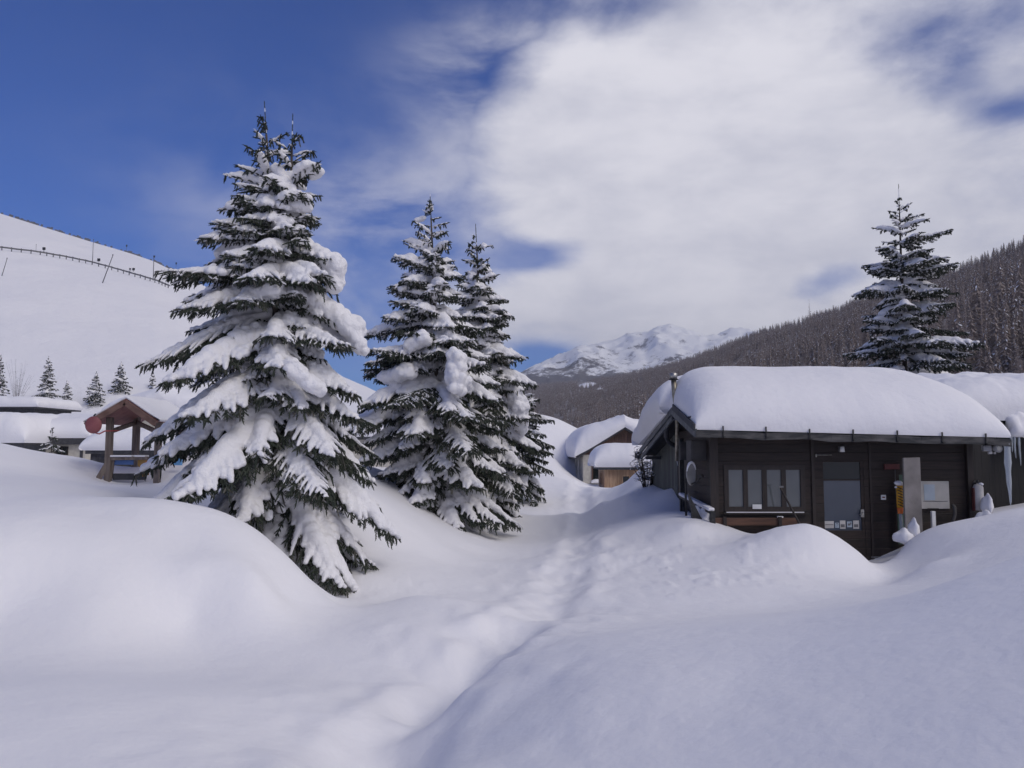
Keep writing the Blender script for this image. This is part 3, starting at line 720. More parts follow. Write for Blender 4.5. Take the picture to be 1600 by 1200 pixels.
M_BLACK = mat('black_metal', (0.012, 0.012, 0.013), (0.03, 0.03, 0.03), scale=20, rough=0.5)
M_CONC = mat('grey_board', (0.16, 0.145, 0.135), (0.30, 0.275, 0.26), scale=2.2, rough=0.9, bump=0.5, bscale=25)
M_PALE = mat('pale_notice_board', (0.36, 0.35, 0.33), (0.48, 0.46, 0.44), scale=3, rough=0.6)
M_PAPER = mat('blue_tinted_paper', (0.33, 0.40, 0.48), (0.40, 0.46, 0.53), scale=6, rough=0.6)
M_WHITE = mat('white_paint', (0.68, 0.68, 0.68), (0.78, 0.78, 0.77), scale=8, rough=0.5)
M_OFFWHITE = mat('off_white_enamel', (0.42, 0.40, 0.39), (0.58, 0.56, 0.54), scale=6, rough=0.35)
M_GREY = mat('mid_grey_plastic', (0.10, 0.10, 0.105), (0.16, 0.16, 0.165), scale=10, rough=0.5)
M_BOXLT = mat('light_grey_casing', (.24, .24, .25), (.34, .34, .35), scale=12, rough=.5)
M_BOXGREY = mat('grey_brown_box', (0.045, 0.042, 0.042), (0.070, 0.064, 0.062), scale=6, rough=0.7, bump=0.2)
M_RED = mat('faded_red', (0.30, 0.050, 0.055), (0.42, 0.085, 0.085), scale=5, rough=0.6)
M_DKRED = mat('dark_red', (0.085, 0.022, 0.022), (0.13, 0.035, 0.032), scale=6, rough=0.6)
M_GREEN = mat('dull_green', (0.055, 0.095, 0.075), (0.08, 0.13, 0.105), scale=5, rough=0.7)
M_YELLOW = mat('amber_yellow', (0.62, 0.30, 0.02), (0.72, 0.36, 0.03), scale=8, rough=0.5)
M_ORANGE = mat('bright_orange', (0.75, 0.16, 0.03), (0.85, 0.22, 0.05), scale=8, rough=0.5)
M_OCHRE = mat('ochre_board', (0.26, 0.15, 0.04), (0.36, 0.21, 0.06), scale=8, rough=0.6)
M_BLUE = mat('painted_blue', (0.07, 0.14, 0.34), (0.09, 0.18, 0.42), scale=8, rough=0.6)
M_LTBLUE = mat('sky_blue_paint', (0.16, 0.40, 0.72), (0.20, 0.46, 0.80), scale=8, rough=0.6)
M_POST = mat('weathered_post', (0.13, 0.105, 0.092), (0.22, 0.18, 0.155), scale=7, rough=0.85, bump=0.5, stretch=(3, 3, 0.4))
M_PLAYROOF = mat('red_stained_roof_boards', (0.20, 0.085, 0.075), (0.30, 0.13, 0.11), scale=6, rough=0.7, bump=0.4)
M_STUCCO = mat('cream_stucco', (0.46, 0.43, 0.38), (0.56, 0.53, 0.47), scale=5, rough=0.95, bump=0.4, bscale=60)
M_BROWN = mat('brown_gable_boards', (0.085, 0.048, 0.036), (0.15, 0.085, 0.064), scale=5, rough=0.8, bump=0.4, planks=(0, 0.18), stretch=(4, 1, .5))
M_SHED = mat('honey_wood_boards', (0.33, 0.20, 0.12), (0.50, 0.34, 0.22), scale=4, rough=0.75, bump=0.4, planks=(0, 0.16), stretch=(4, 1, .4))
M_SLATE = mat('dark_slate_edge', (0.035, 0.036, 0.042), (0.065, 0.066, 0.074), scale=8, rough=0.8, bump=0.4)
M_BLUEWALL = mat('blue_grey_boards', (0.075, 0.08, 0.10), (0.11, 0.118, 0.14), scale=5, rough=0.8, bump=0.3, planks=(2, 0.2))  # dark blue-grey wall boards
def glass_mat(name, c, rough=0.06, spec=0.5, coat=0.0, clear=0.0):
    m, nt, b = new_mat(name); N, L = nt.nodes, nt.links
    t = N.new('ShaderNodeTexCoord'); z = N.new('ShaderNodeTexNoise'); z.inputs['Scale'].default_value = 1.3; z.inputs['Detail'].default_value = 3
    L.new(t.outputs['Object'], z.inputs['Vector'])
    mx = N.new('ShaderNodeMix'); mx.data_type = 'RGBA'; mx.inputs['A'].default_value = (*[v * 0.75 for v in c], 1); mx.inputs['B'].default_value = (*[v * 1.25 for v in c], 1)
    L.new(z.outputs['Fac'], mx.inputs['Factor']); L.new(mx.outputs['Result'], b.inputs['Base Color'])
    b.inputs['Roughness'].default_value = rough; b.inputs['IOR'].default_value = 1.52; b.inputs['Coat Weight'].default_value = coat; b.inputs['Coat Roughness'].default_value = 0.03
    bp = N.new('ShaderNodeBump'); bp.inputs['Strength'].default_value = 0.25; bp.inputs['Distance'].default_value = 0.02
    z2 = N.new('ShaderNodeTexNoise'); z2.inputs['Scale'].default_value = 2.0; L.new(t.outputs['Object'], z2.inputs['Vector'])
    L.new(z2.outputs['Fac'], bp.inputs['Height']); L.new(bp.outputs[0], b.inputs['Normal'])
    return m
M_PANE = glass_mat('reflection_toned_glass', (0.125, 0.135, 0.14), 0.05, coat=0.6)  # base colour lifted to stand for the snow's reflection
M_DOORPANE = glass_mat('door_glass', (0.052, 0.064, 0.086), 0.04, coat=0.8)  # lightened base colour stands for reflected snow
M_DARKPANE = glass_mat('dark_glass', (0.010, 0.014, 0.015), 0.15)
def ice_mat():
    m, nt, b = new_mat('ice'); N, L = nt.nodes, nt.links
    b.inputs['Base Color'].default_value = (0.75, 0.80, 0.86, 1); b.inputs['Roughness'].default_value = 0.12; b.inputs['IOR'].default_value = 1.31
    b.inputs['Transmission Weight'].default_value = 0.55
    z = N.new('ShaderNodeTexNoise'); z.inputs['Scale'].default_value = 18; bp = N.new('ShaderNodeBump'); bp.inputs['Strength'].default_value = 0.5; bp.inputs['Distance'].default_value = 0.02
    L.new(z.outputs['Fac'], bp.inputs['Height']); L.new(bp.outputs[0], b.inputs['Normal'])
    return m
M_ICE = ice_mat()

def snow_cap(name, x0, x1, y0, y1, base, T, R, parent=None, p=2.0, bulge=0.08, noise=0.05, nu=90, nv=60, seed=0, m=None, zlow=0.0, tvar=None):
    """deep settled snow with rounded brows on a roof. base(x,y) roof height, T depth, R brow radii left, right, front, back"""
    def spread(a, b, ra, rb, n):
        t = np.linspace(0, 1, n); n1, n2 = max(6, n // 3), max(6, n // 3)
        u1 = a + ra * (1 - np.cos(np.linspace(0, math.pi / 2, n1)));   # dense at the very edge
        u2 = b - rb * (1 - np.cos(np.linspace(math.pi / 2, 0, n2)))
        mid = np.linspace(a + ra, b - rb, n)[1:-1] if b - rb > a + ra + 1e-3 else np.array([])
        return np.concatenate([u1, mid, u2])
    X = spread(x0, x1, R[0], R[1], nu); Y = spread(y0, y1, R[2], R[3], nv)
    U, V = np.meshgrid(X, Y, indexing='ij')
    def e(d, r): q = np.clip(d / r, 0, 1); return np.clip(1 - (1 - q) ** p, 0, 1) ** (1 / p)
    el, er, ef, eb = e(U - x0, R[0]), e(x1 - U, R[1]), e(V - y0, R[2]), e(y1 - V, R[3])
    h = el * er * ef * eb
    bz = base(U, V); Tt = T if tvar is None else T * tvar(U, V)
    top = bz + Tt * h + noise * h * fbm(U * 0.8 + seed, V * 0.8, seed + 2, 4) + 0.25 * noise * h * fbm(U * 3 + seed, V * 3, seed + 7, 3)
    def out(q): return 4 * q * (1 - q)
    wob = 1 + 0.5 * fbm(U * 1.3 + 5, V * 1.3 + seed, seed + 11, 3)
    Xo = U - bulge * out(el) * (U < x0 + R[0]) * wob + bulge * out(er) * (U > x1 - R[1]) * wob
    Yo = V - bulge * out(ef) * (V < y0 + R[2]) * wob + bulge * out(eb) * (V > y1 - R[3]) * wob
    nu_, nv_ = U.shape
    Vt = np.stack([Xo, Yo, top], -1).reshape(-1, 3); Vb = np.stack([U, V, bz - zlow], -1).reshape(-1, 3)
    i, j = np.meshgrid(np.arange(nu_ - 1), np.arange(nv_ - 1), indexing='ij')
    q = np.stack([i * nv_ + j, (i + 1) * nv_ + j, (i + 1) * nv_ + j + 1, i * nv_ + j + 1], -1).reshape(-1, 4)
    n = len(Vt)
    border = [k * nv_ for k in range(nu_)] + [(nu_ - 1) * nv_ + k for k in range(1, nv_)] + [k * nv_ + nv_ - 1 for k in range(nu_ - 2, -1, -1)] + [k for k in range(nv_ - 2, 0, -1)]
    side = [(border[k], border[k - 1], n + border[k - 1], n + border[k]) for k in range(len(border))] if zlow > 0 else []
    if zlow > 0:
        Q = np.vstack([q, q[:, ::-1] + n, np.array(side)])
    else:
        Q = np.vstack([q, q[:, ::-1] + n])
    return link_mesh(name, np_mesh(name, np.vstack([Vt, Vb]), None, Q, smooth=True), m or M_CAP, parent)

def framed_window(x0, x1, z0, z1, y, parent, panes=1, fw=0.05, glass=None, frame=None, axis='y', outward=-1, name='window'):
    """window standing proud of a wall facing outward along axis"""
    f = MB(); d = 0.05
    def bx(mb, a0, a1, b0, b1, t0, t1):
        if axis == 'y': mb.box(a0, a1, min(y + outward * t0, y + outward * t1), max(y + outward * t0, y + outward * t1), b0, b1)
        else: mb.box(min(y + outward * t0, y + outward * t1), max(y + outward * t0, y + outward * t1), a0, a1, b0, b1)
    bx(f, x0, x1, z1 - fw, z1, 0.002, d); bx(f, x0, x1, z0, z0 + fw, 0.002, d)
    w = (x1 - x0 - fw) / panes
    for i in range(panes + 1):
        a = x0 + i * w; bx(f, a, a + fw, z0 + fw, z1 - fw, 0.002, d - 0.002)
    o = f.build(name, frame or M_FRAME, parent)
    for i in range(panes):
        g = MB(); bx(g, x0 + i * w + fw, x0 + (i + 1) * w, z0 + fw, z1 - fw, 0.004, 0.018); g.build('pane', glass or M_PANE, o)
    return o

# ------------------------------------------------------------------ the dark wooden hut
def X_(px, Y): return P(px, 700, Y)[0]
def Z_(py, Y): return P(800, py, Y)[2]
hx, hy = X_(1110, 15.0), 15.0
hut = empty('wooden_hut', (hx, hy, 0))
tag(hut, 'dark wooden hut with a four-pane window and a deep snow cap on its roof', 'hut')
def hX(px, Y=15.0): return X_(px, Y) - hx          # hut-local
def hY(Y): return Y - hy
XL, XR = 0.0, hX(1508)
ZE, ZR = Z_(684, 14.45), 2.72
fy = hY(14.42)
def front_roof(x, y):      # eave -> ridge, the eave sags slightly to the right
    t = np.clip((y - fy) / (hY(16.5) - fy), 0, 1)
    ze = 2.33 - 0.026 * (x + 0.4)
    return ze * (1 - t) + (2.78) * t
def back_roof(x, y):
    t = np.clip((y - hY(16.5)) / (hY(21.3) - hY(16.5)), 0, 1)
    return 2.78 * (1 - t) + 1.93 * t
XO0, XO1 = hX(1087, 14.42), hX(1580, 14.42)
# walls (thick boxes)
w = MB(); ztop = 2.22
dx0, dx1 = hX(1277), hX(1348); wx0, wx1 = hX(1130), hX(1256); wz0, wz1 = Z_(799, 15), Z_(727, 15); dz0, dz1 = Z_(886, 15), Z_(716, 15)
w.box(XL, wx0, 0, 0.12, -0.9, ztop); w.box(wx0, wx1, 0, 0.12, -0.9, wz0); w.box(wx0, wx1, 0, 0.12, wz1, ztop)
w.box(wx1, dx0, 0, 0.12, -0.9, ztop); w.box(dx0, dx1, 0, 0.12, dz1, ztop); w.box(dx1, XR, 0, 0.12, -0.9, ztop); w.box(dx0, dx1, 0, 0.12, -0.9, dz0)
w.build('front_wall', M_DARKWOOD, hut)
w = MB(); w.box(XL, XL + 0.12, 0.122, hY(18.0), -0.9, 2.36); w.build('side_wall', M_DARKWOOD, hut)
w = MB(); w.box(XL - 0.01, XL + 0.11, hY(18.002), hY(21.2), -0.9, 1.93)
w.prism([(hY(18.002), 1.932), (hY(21.2), 1.932), (hY(21.2), 1.94), (hY(18.002), 2.43)], 'x', XL - 0.01, XL + 0.11)
o = w.build('rear_side_wall', M_GREENWOOD, hut); o['label'] = 'grey-green vertical planks'
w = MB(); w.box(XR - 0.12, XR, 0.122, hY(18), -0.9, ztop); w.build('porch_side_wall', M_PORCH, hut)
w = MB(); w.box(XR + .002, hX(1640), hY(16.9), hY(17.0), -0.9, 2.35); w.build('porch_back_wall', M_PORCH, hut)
w = MB(); w.box(XR - 0.02, XR + 0.09, -0.09, -0.002, -0.9, 2.2); w.build('corner_post', M_FRAME, hut)
w = MB(); w.box(XL - 0.03, XL + 0.12, -0.08, -0.002, -0.9, 2.2); w.build('corner_post', M_FRAME, hut)
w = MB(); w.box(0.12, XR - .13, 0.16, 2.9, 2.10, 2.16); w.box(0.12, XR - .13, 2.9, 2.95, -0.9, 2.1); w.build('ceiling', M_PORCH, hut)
w = MB(); w.box(dx1 + 0.1, dx1 + 0.14, -0.02, -0.002, -0.9, 2.1); w.box(wx1 + 0.12, wx1 + 0.18, -0.03, -0.002, -0.9, 2.15); w.build('batten', M_FRAME, hut)
# roof deck
r = MB()
yr, yb = hY(16.5), hY(20.7)
r.prism([(fy + .03, 2.26), (fy + .03, 2.20), (yr, 2.66), (yb, 1.80), (yb, 1.87), (yr, 2.745)], 'x', XO0 + 0.06, XO1 - 0.05)
r.build('roof_deck', M_PORCH, hut)
f = MB()      # bowed, weathered fascia made of short lengths
N_ = 14
for i in range(N_):
    a, b2 = XO0 + (XO1 - XO0) * i / N_, XO0 + (XO1 - XO0) * (i + 1) / N_ - 0.002
    za, zb = 2.315 - 0.026 * (a + .4) + 0.014 * math.sin(i * 1.7), 2.315 - 0.026 * (b2 + .4) + 0.014 * math.sin((i + 1) * 1.7)
    h0, h1 = 0.125 + 0.01 * math.sin(i * 2.3), 0.125 + 0.01 * math.sin((i + 1) * 2.3)
    f.add([(a, fy - .03, za - h0), (b2, fy - .03, zb - h1), (b2, fy - .03, zb), (a, fy - .03, za), (a, fy + .02, za - h0), (b2, fy + .02, zb - h1), (b2, fy + .02, zb), (a, fy + .02, za)],
          [(0, 1, 2, 3), (7, 6, 5, 4), (3, 2, 6, 7), (1, 0, 4, 5), (0, 3, 7, 4), (1, 5, 6, 2)])
f.build('fascia_board', M_FASCIA, hut)
for px in (1130, 1197, 1265, 1333, 1402, 1472, 1540):
    a = hX(px, 14.4); z = 2.33 - 0.026 * (a + .4)
    g = MB(); g.box(a - .010, a + .010, fy - .055, fy - .032, z - .13, z + .065 + 0.02 * random.Random(px).random()); g.box(a - .010, a + .030, fy - .10, fy - .056, z - .13, z - .11); g.build('snow_guard', M_BLACK, hut)
g = MB()      # rake boards of the left gable
g.bar((XO0, fy - .02, 2.27), (XO0, yr, 2.76), 0.045, 0.15, up=(0, 0, 1)); g.build('rake_board', M_RAKE, hut)
g = MB(); g.bar((XO0, yr + .01, 2.76), (XO0, yb, 1.90), 0.045, 0.12); g.bar((XO0 + .03, yr + .1, 2.62), (XO0 + .03, yb, 1.76), 0.04, 0.10); g.build('rake_board', M_RAKE, hut)
g = MB(); g.box(XO0 - .02, XO0 + .2, fy + 0.3, fy + 1.9, 2.56, 2.585); g.bar((XO0 - .03, fy - .06, 2.37), (XO0 - .03, yr - .25, 2.83), 0.03, 0.12); g.build('flashing', M_SLATE, hut)
g = MB(); g.tube([(XO0 + .05, hY(17.3), 2.50), (XO0 + .1, hY(17.7), 2.25), (XO0 + .2, hY(17.9), 2.12), (XL, hY(18.0), 2.02)], 0.05, 8); g.build('brace', M_SLATE, hut)
g = MB(); g.box(XO0 + 0.02, XL, hY(19.9), hY(20.0), 1.72, 1.80); g.build('purlin_end', M_SLATE, hut); g = MB(); g.box(XO0 - .04, XO0 + .1, hY(20.9), hY(21.35), 1.72, 1.9); g.build('purlin_end', M_SLATE, hut)
# snow on the roof
cap = snow_cap('roof_snow', XO0 + 0.02, XO1 - 0.02, fy - 0.01, hY(18.6), lambda x, y: np.where(y < yr, front_roof(x, y), 2.78 - (y - yr) * 0.17), 0.90, (0.85, 1.7, 1.5, 1.2), hut, p=2.4, bulge=0.05, noise=0.035, seed=3, nu=110, nv=70)
snow_cap('roof_snow', XO0 - 0.07, XO1 - 0.6, hY(16.9), yb - 0.2, back_roof, 0.98, (0.8, 1.2, 0.7, 1.5), hut, p=2.8, bulge=0.18, noise=0.06, seed=9)
# windows and door
framed_window(wx0, wx1, wz0, wz1, 0.03, hut, panes=4, fw=0.085)
g = MB(); g.box(wx0 - .03, wx1 + .03, -0.07, -0.022, wz0 - 0.05, wz0 - .02); g.build('window_sill', M_FRAME, hut)
g = MB(); g.box(wx0 + 0.02, wx1 - .05, -0.068, -0.024, wz0 - .019, wz0 - 0.006); g.build('sill_snow', M_CAP, hut)
g = MB(); g.box(hX(1173), hX(1187), -0.034, -0.0225, Z_(795, 15), Z_(788, 15)); g.build('paper_note', M_WHITE, hut)
dr = MB(); fwid = 0.10
dr.box(dx0, dx0 + fwid, 0.01, 0.06, dz0, dz1); dr.box(dx1 - fwid * .55, dx1, 0.01, 0.06, dz0, dz1)
zA, zB, zC = Z_(750, 15), Z_(829, 15), Z_(722, 15)
dr.box(dx0 + fwid, dx1 - fwid * .55, 0.012, 0.058, zC, dz1); dr.box(dx0 + fwid, dx1 - fwid * .55, 0.012, 0.058, dz0, zB); dr.box(dx0 + fwid, dx1 - fwid * .55, 0.012, 0.058, zA - .012, zA + .012)
door = dr.build('door', M_DARKWOOD, hut)
g = MB(); g.box(dx0 + fwid, dx1 - fwid * .55, 0.03, 0.04, zA + .012, zC); g.build('upper_pane', M_DARKPANE, door)
g = MB(); g.box(dx0 + fwid, dx1 - fwid * .55, 0.03, 0.04, zB, zA - .012); g.build('lower_pane', M_DOORPANE, door)
g = MB(); g.tube([(hX(1343), -0.03, Z_(800, 15)), (hX(1343), -0.05, Z_(803, 15)), (hX(1338), -0.05, Z_(803.5, 15))], 0.010, 8); g.box(hX(1341), hX(1346), -0.02, 0.008, Z_(808, 15), Z_(796, 15)); g.build('door_handle', M_METAL, door)
for k, (a, b2, c1, c2) in enumerate([(1285.5, 1300, 814.5, 825.5), (1302, 1308, 817, 825), (1309.5, 1318, 813.5, 826.5), (1320.5, 1328, 815, 824), (1330, 1339, 813.5, 826.5)]):
    g = MB(); za, zb = Z_(c2, 15), Z_(c1, 15); xa, xb = hX(a), hX(b2)
    g.box(xa, xb, 0.025, 0.0285, za, zb)
    st = g.build('sticker', M_OFFWHITE if k not in (1, 3) else M_PAPER, door)
    g = MB(); hh = zb - za
    if k == 0: g.box(xa + .01, xb - .01, 0.0235, 0.0248, za + hh * .45, za + hh * .55)
    elif k == 1: g.bar((xa + .01, 0.0242, za + .01), (xb - .01, 0.0242, zb - .02), .001, .012, up=(0, -1, 0)); g.box(xa + .02, xb - .02, 0.0235, 0.0248, zb - .025, zb - .01)
    elif k == 3: g.box(xa + .015, xb - .03, 0.0235, 0.0248, za + .03, za + .07); g.box(xb - .035, xb - .01, 0.0235, 0.0248, za + .05, zb - .015)
    else: g.box(xa + .015, xb - .015, 0.0235, 0.0248, za + hh * .2, za + hh * .55)
    g.build('print', M_GREY, st)
g = MB(); g.box(dx0 - .05, dx1 + .05, -0.16, 0.005, dz0 - .12, dz0 - .002); g.build('door_step', M_DARKWOOD, hut)
g = MB(); g.box(hX(1355), hX(1372), -0.024, -0.008, Z_(872, 15), Z_(869, 15)); g.build('kick_plate', M_GREY, hut)
# things fixed to the facade
g = MB(); g.tube([(0, -0.02, 0), (0, -0.10, 0)], 0.03, 10); g.box(-.035, .035, -.02, -.001, -.04, .05)
lamp = empty('outdoor_lamp', (X_(1313, 14.98), 15.0 - 0.0, Z_(702, 14.95))); tag(lamp, 'small white lamp under the eave above the hut door', 'lamp')
g.build('lamp_base', M_GREY, lamp)
g = MB(); g.tube([(0, -.102, -.05), (0, -.102, .05)], [0.045, 0.036], 12); g.build('lamp_shade', M_WHITE, lamp)
sb = empty('wall_switch_plate', (X_(1377, 15), 15.0, Z_(777, 15))); tag(sb, 'small white square plate with a dark mark right of the hut door', 'sign')
g = MB(); g.box(-.045, .045, -.02, -.003, -.045, .045); g.build('plate', M_WHITE, sb)
g = MB(); g.box(-.025, .025, -.024, -.0205, -.012, .012); g.build('mark', M_DKRED, sb)
rs_ = empty('wall_plaque', (X_(1391, 15), 15.0, Z_(729, 15))); tag(rs_, 'dark red wooden plaque high on the wall left of the grey board', 'sign')
g = MB(); g.box(-.14, .14, -.05, -.003, -.05, .05, bev=.006); g.build('plaque', M_DKRED, rs_)
g = MB(); g.tube([(0.06, -.03, -.05), (.06, -.03, -.45), (.075, -.03, -.75)], 0.006, 6); g.build('cord', M_GREY, rs_)
hk = MB(); hk.tube([(0, 0, 0), (0.30, -.02, 0.0)], 0.006, 6); hk.tube([(0, -.03, -.04), (0, -.03, .02)], .014, 8); hk.tube([(0, 0.0, 0), (0, -.05, 0)], .01, 6)
o = hk.build('door_hook', M_METAL); o.location = (X_(1275, 14.95), 14.985, Z_(711, 14.95)); tag(o, 'thin metal hook rod above the left edge of the hut door', 'hook')
# yellow striped sock-like wind tube on a green board
bd = MB(); bd.box(-.075, .075, -.03, 0.0, -1.15, -.05, bev=.008); bd.box(-.03, .045, -.045, -.031, -.05, 0.12)
gb = bd.build('green_board', M_GREEN); gb.location = (X_(1406, 14.85), 14.9, Z_(752, 14.85)); tag(gb, 'tall narrow dull green board leaning on the wall by the grey board', 'board')
wt = empty('traffic_marker', (X_(1404.5, 14.72), 14.76, Z_(757, 14.72))); tag(wt, 'amber tube with slanting black bands and a snow tip against the green board', 'marker')
tb = MB(); tb.tube([(0, 0, -0.02), (0, 0, -.42)], 0.056, 14); tb.build('tube', M_YELLOW, wt)
tb = MB(); tb.tube([(0, 0, -.421), (0, 0, -.53)], [0.055, 0.045], 14); tb.build('orange_end', M_ORANGE, wt)
for k in range(7):
    z = -0.05 - k * .052
    tb = MB(); tb.tube([(-.050, -.030, z), (-.02, -.056, z - .014), (.02, -.056, z - .030), (.052, -.028, z - .046)], 0.008, 6); tb.build('band', M_BLACK, wt)
tb = MB()
for (a, b2, c1, rr) in ((0, 0, .02, .075), (-.05, -.01, .03, .05), (.04, 0, .0, .04), (-.06, 0, -.05, .03)): tb.tube([(a, b2 - .0, c1 - rr * .6), (a, b2, c1), (a, b2, c1 + rr * .6)], [rr * .6, rr, rr * .45], 10)
tb.build('snow_tip', M_CAP, wt)
tb = MB(); tb.tube([(0, 0, -.53), (0.01, 0, -.8), (.03, -.01, -1.0)], [.03, .035, .012], 8); tb.build('ice_tail', M_ICE, wt)
# the grey upright board, notice board and small posts
g = MB(); g.prism([(-.145, -1.1), (.145, -1.1), (.150, .20), (.150, .52), (-.135, .51), (-.142, 0)], 'y', -.035, .035)
o = g.build('upright_board', M_CONC, bevel=.006); o.location = (X_(1423, 14.5), 14.52, Z_(760, 14.5)); o.rotation_euler = (0, 0, math.radians(-8)); tag(o, 'broad grey weathered board standing upright in the snow before the hut', 'board')
nb = empty('notice_board', (X_(1443, 14.97), 14.995, Z_(773, 14.97))); tag(nb, 'pale rectangular notice board on the wall behind the grey upright board', 'notice board')
g = MB(); g.box(-.46, .44, -.035, -.004, -.26, .25, bev=.01); g.build('panel', M_PALE, nb)
g = MB(); g.box(-.03, .17, -.040, -.0365, -.10, .19); g.build('paper', M_PAPER, nb)
g = MB(); g.box(-.05, .40, -.041, -.0365, -.125, -.115); g.build('ledge_line', M_GREY, nb)
g = MB(); g.box(0.02, .22, -.06, -.0365, -.262, -.247); g.build('tray', M_BLACK, nb)
g = MB(); g.box(-.035, .035, -.03, .03, -.8, .12, bev=.006); o = g.build('white_stake', M_WHITE)
o.location = (X_(1453.5, 14.7), 14.7, Z_(809, 14.7)); tag(o, 'short white stake poking from the snow under the notice board', 'stake')
g = MB(); g.tube([(0, .02, .22), (.03, .0, .17), (.035, 0, .05), (-.01, 0, -.1), (-.06, -.03, -.6)], [.03, .035, .03, .03, .03], 8); o = g.build('grey_strap', M_BOXGREY)
o.location = (X_(1487, 14.75), 14.8, Z_(808, 14.7)); tag(o, 'bent grey strap curling out of the snow near the corner post', 'strap')
gc = empty('gas_cylinder', (X_(1524, 14.85) + .02, 14.86, Z_(775, 14.86))); tag(gc, 'pale slim gas cylinder hanging beside the hut corner post', 'cylinder')
g = MB(); g.tube([(0, 0, -.26), (0, 0, -.25), (0, 0, .16), (0, 0, .21), (0, 0, .235)], [.08, .088, .088, .06, .02], 18); g.build('body', M_OFFWHITE, gc)
g = MB(); g.tube([(-.03, .0, .20), (-.06, 0, .27), (-.09, -.02, .23)], .018, 8); g.tube([(0, 0, .23), (0, 0, .29)], .022, 8); g.build('valve', M_BLACK, gc)
g = MB(); g.tube([(0.03, -.04, .205), (.04, -.04, .23), (.04, -.04, .245)], [.04, .045, .01], 8); g.build('snow_cap', M_CAP, gc)
g = MB(); g.box(-.105, -.085, -.04, .03, -.27, .15); g.build('red_strip', M_DKRED, gc)
# lamps under the right eave
fl = empty('floodlight', (X_(1551, 14.55), 14.6, Z_(700, 14.55))); tag(fl, 'grey twin floodlight fixed under the right end of the eave', 'floodlight')
g = MB(); g.tube([(0.06, 0, 0), (.08, -.10, -.005)], [.06, .078], 16); g.tube([(0.08, -.101, -.005), (.082, -.112, -.005)], [.078, .072], 16); g.build('housing', M_BOXLT, fl)
g = MB(); g.tube([(0.082, -.113, -.005), (.083, -.122, -.005)], [.05, .046], 16); g.tube([(0.0835, -.123, -.005), (.084, -.13, -.005)], [.02, .02], 12); g.build('lens', M_METAL, fl)
g = MB(); g.box(-.17, -.01, -.06, .03, -.06, .05, bev=.02); g.build('housing', M_BOXLT, fl)
g = MB(); g.box(-.07, 0.0, -.05, .0, -.11, -.062, bev=.01); g.box(.02, .05, -.06, -.03, -.11, -.07); g.build('sensor', M_OFFWHITE, fl)
g = MB(); g.box(-.1, .1, 0.031, .06, -.02, .09); g.build('bracket', M_BLACK, fl)
def icicle(px, y0, y1, w, Y, label, n=1):
    rr = random.Random(px); g = MB(); x = X_(px, Y); za, zb = Z_(y0, Y), Z_(y1, Y); k = 16
    pts, rad = [], []
    for i in range(k + 1):
        t = i / k; pts.append((x + 0.012 * math.sin(t * 5 + px) * t, Y, za + (zb - za) * t)); rad.append(w * ((1 - t) ** 0.75 * (1 + .14 * math.sin(t * 17 + px)) * (0.85 if t < .3 else 1) + .03) + .004)
    g.tube(pts, rad, 10); o = g.build('icicle', M_ICE); tag(o, label, 'icicle'); return o
icicle(1574, 693, 790, 0.068, 14.45, 'long thick icicle hanging from the right end of the eave')
icicle(1058, 700, 728, 0.022, 16.6, 'short icicle hanging beside the foot of the stove pipe')
for px, y1 in ((1586, 716), (1593, 728), (1581, 706)):
    o = icicle(px, 678, y1, 0.03, 18.6, 'thin icicle under the neighbouring roof at the far right'); o['group'] = 'thin icicles under the neighbouring roof'
# stove pipe
sp_ = empty('stove_pipe', (X_(1057, 16.35), 16.35, Z_(655, 16.35))); tag(sp_, 'slender metal stove pipe with a drum cowl at the gable peak', 'chimney')
g = MB(); g.tube([(0, 0, -.85), (.02, 0, -.1), (0.01, 0, .2), (-.02, 0, .55), (-.035, 0, .81)], [.035, .035, .05, .055, .055], 14); g.build('pipe', M_RUSTY, sp_)
g = MB(); g.tube([(-.035, 0, .805), (-.035, 0, .825)], [.10, .095], 18); g.build('collar', M_BLACK, sp_)
g = MB(); g.tube([(-.037, 0, .826), (-.037, 0, .94), (-.037, 0, .95)], [.075, .078, .05], 18); g.build('cowl', M_METAL, sp_)
# left flank: boxes, dish, railing, ledges
for (a, b2, c1, c2, Yb, lab) in ((1063, 1078, 690, 719, 16.3, 'dark box on the side wall beside the stove pipe foot'), (1080, 1104, 688, 720, 15.3, 'larger dark box under the eave at the hut corner')):
    g = MB(); xa, xb = X_(a, Yb), X_(b2, Yb)
    g.box(xa, max(xb, hx - .004), Yb, Yb + .45, Z_(c2, Yb), Z_(c1, Yb), bev=.012); bo = g.build('wall_box', M_BOXGREY)
    g = MB(); g.box(xa + .02, xb - .05, Yb - .012, Yb - .001, Z_(c2 - 3, Yb), Z_(c1 + 3, Yb)); g.build('lid', M_BOXGREY, bo)
    tag(bo, lab, 'box')
di = empty('satellite_dish', (X_(1079, 15.2), 15.2, Z_(741, 15.2)), math.radians(48)); tag(di, 'small grey satellite dish with snow on its rim left of the hut', 'satellite dish')
g = MB(); n = 22; ring = []
for k, (rr, yy) in enumerate(((0.0, .045), (.07, .040), (.13, .025), (.19, .0), (.215, -.012), (.215, -.002), (.13, .045), (0.0, .065))):
    for j in range(n): ring.append((rr * .82 * math.cos(6.2832 * j / n), yy, rr * math.sin(6.2832 * j / n)))
g.add(ring, [(k * n + j, k * n + (j + 1) % n, (k + 1) * n + (j + 1) % n, (k + 1) * n + j) for k in range(7) for j in range(n)], True); g.build('dish', mat('dish_grey', (.30, .30, .31), (.40, .40, .41), scale=6, rough=.5), di)
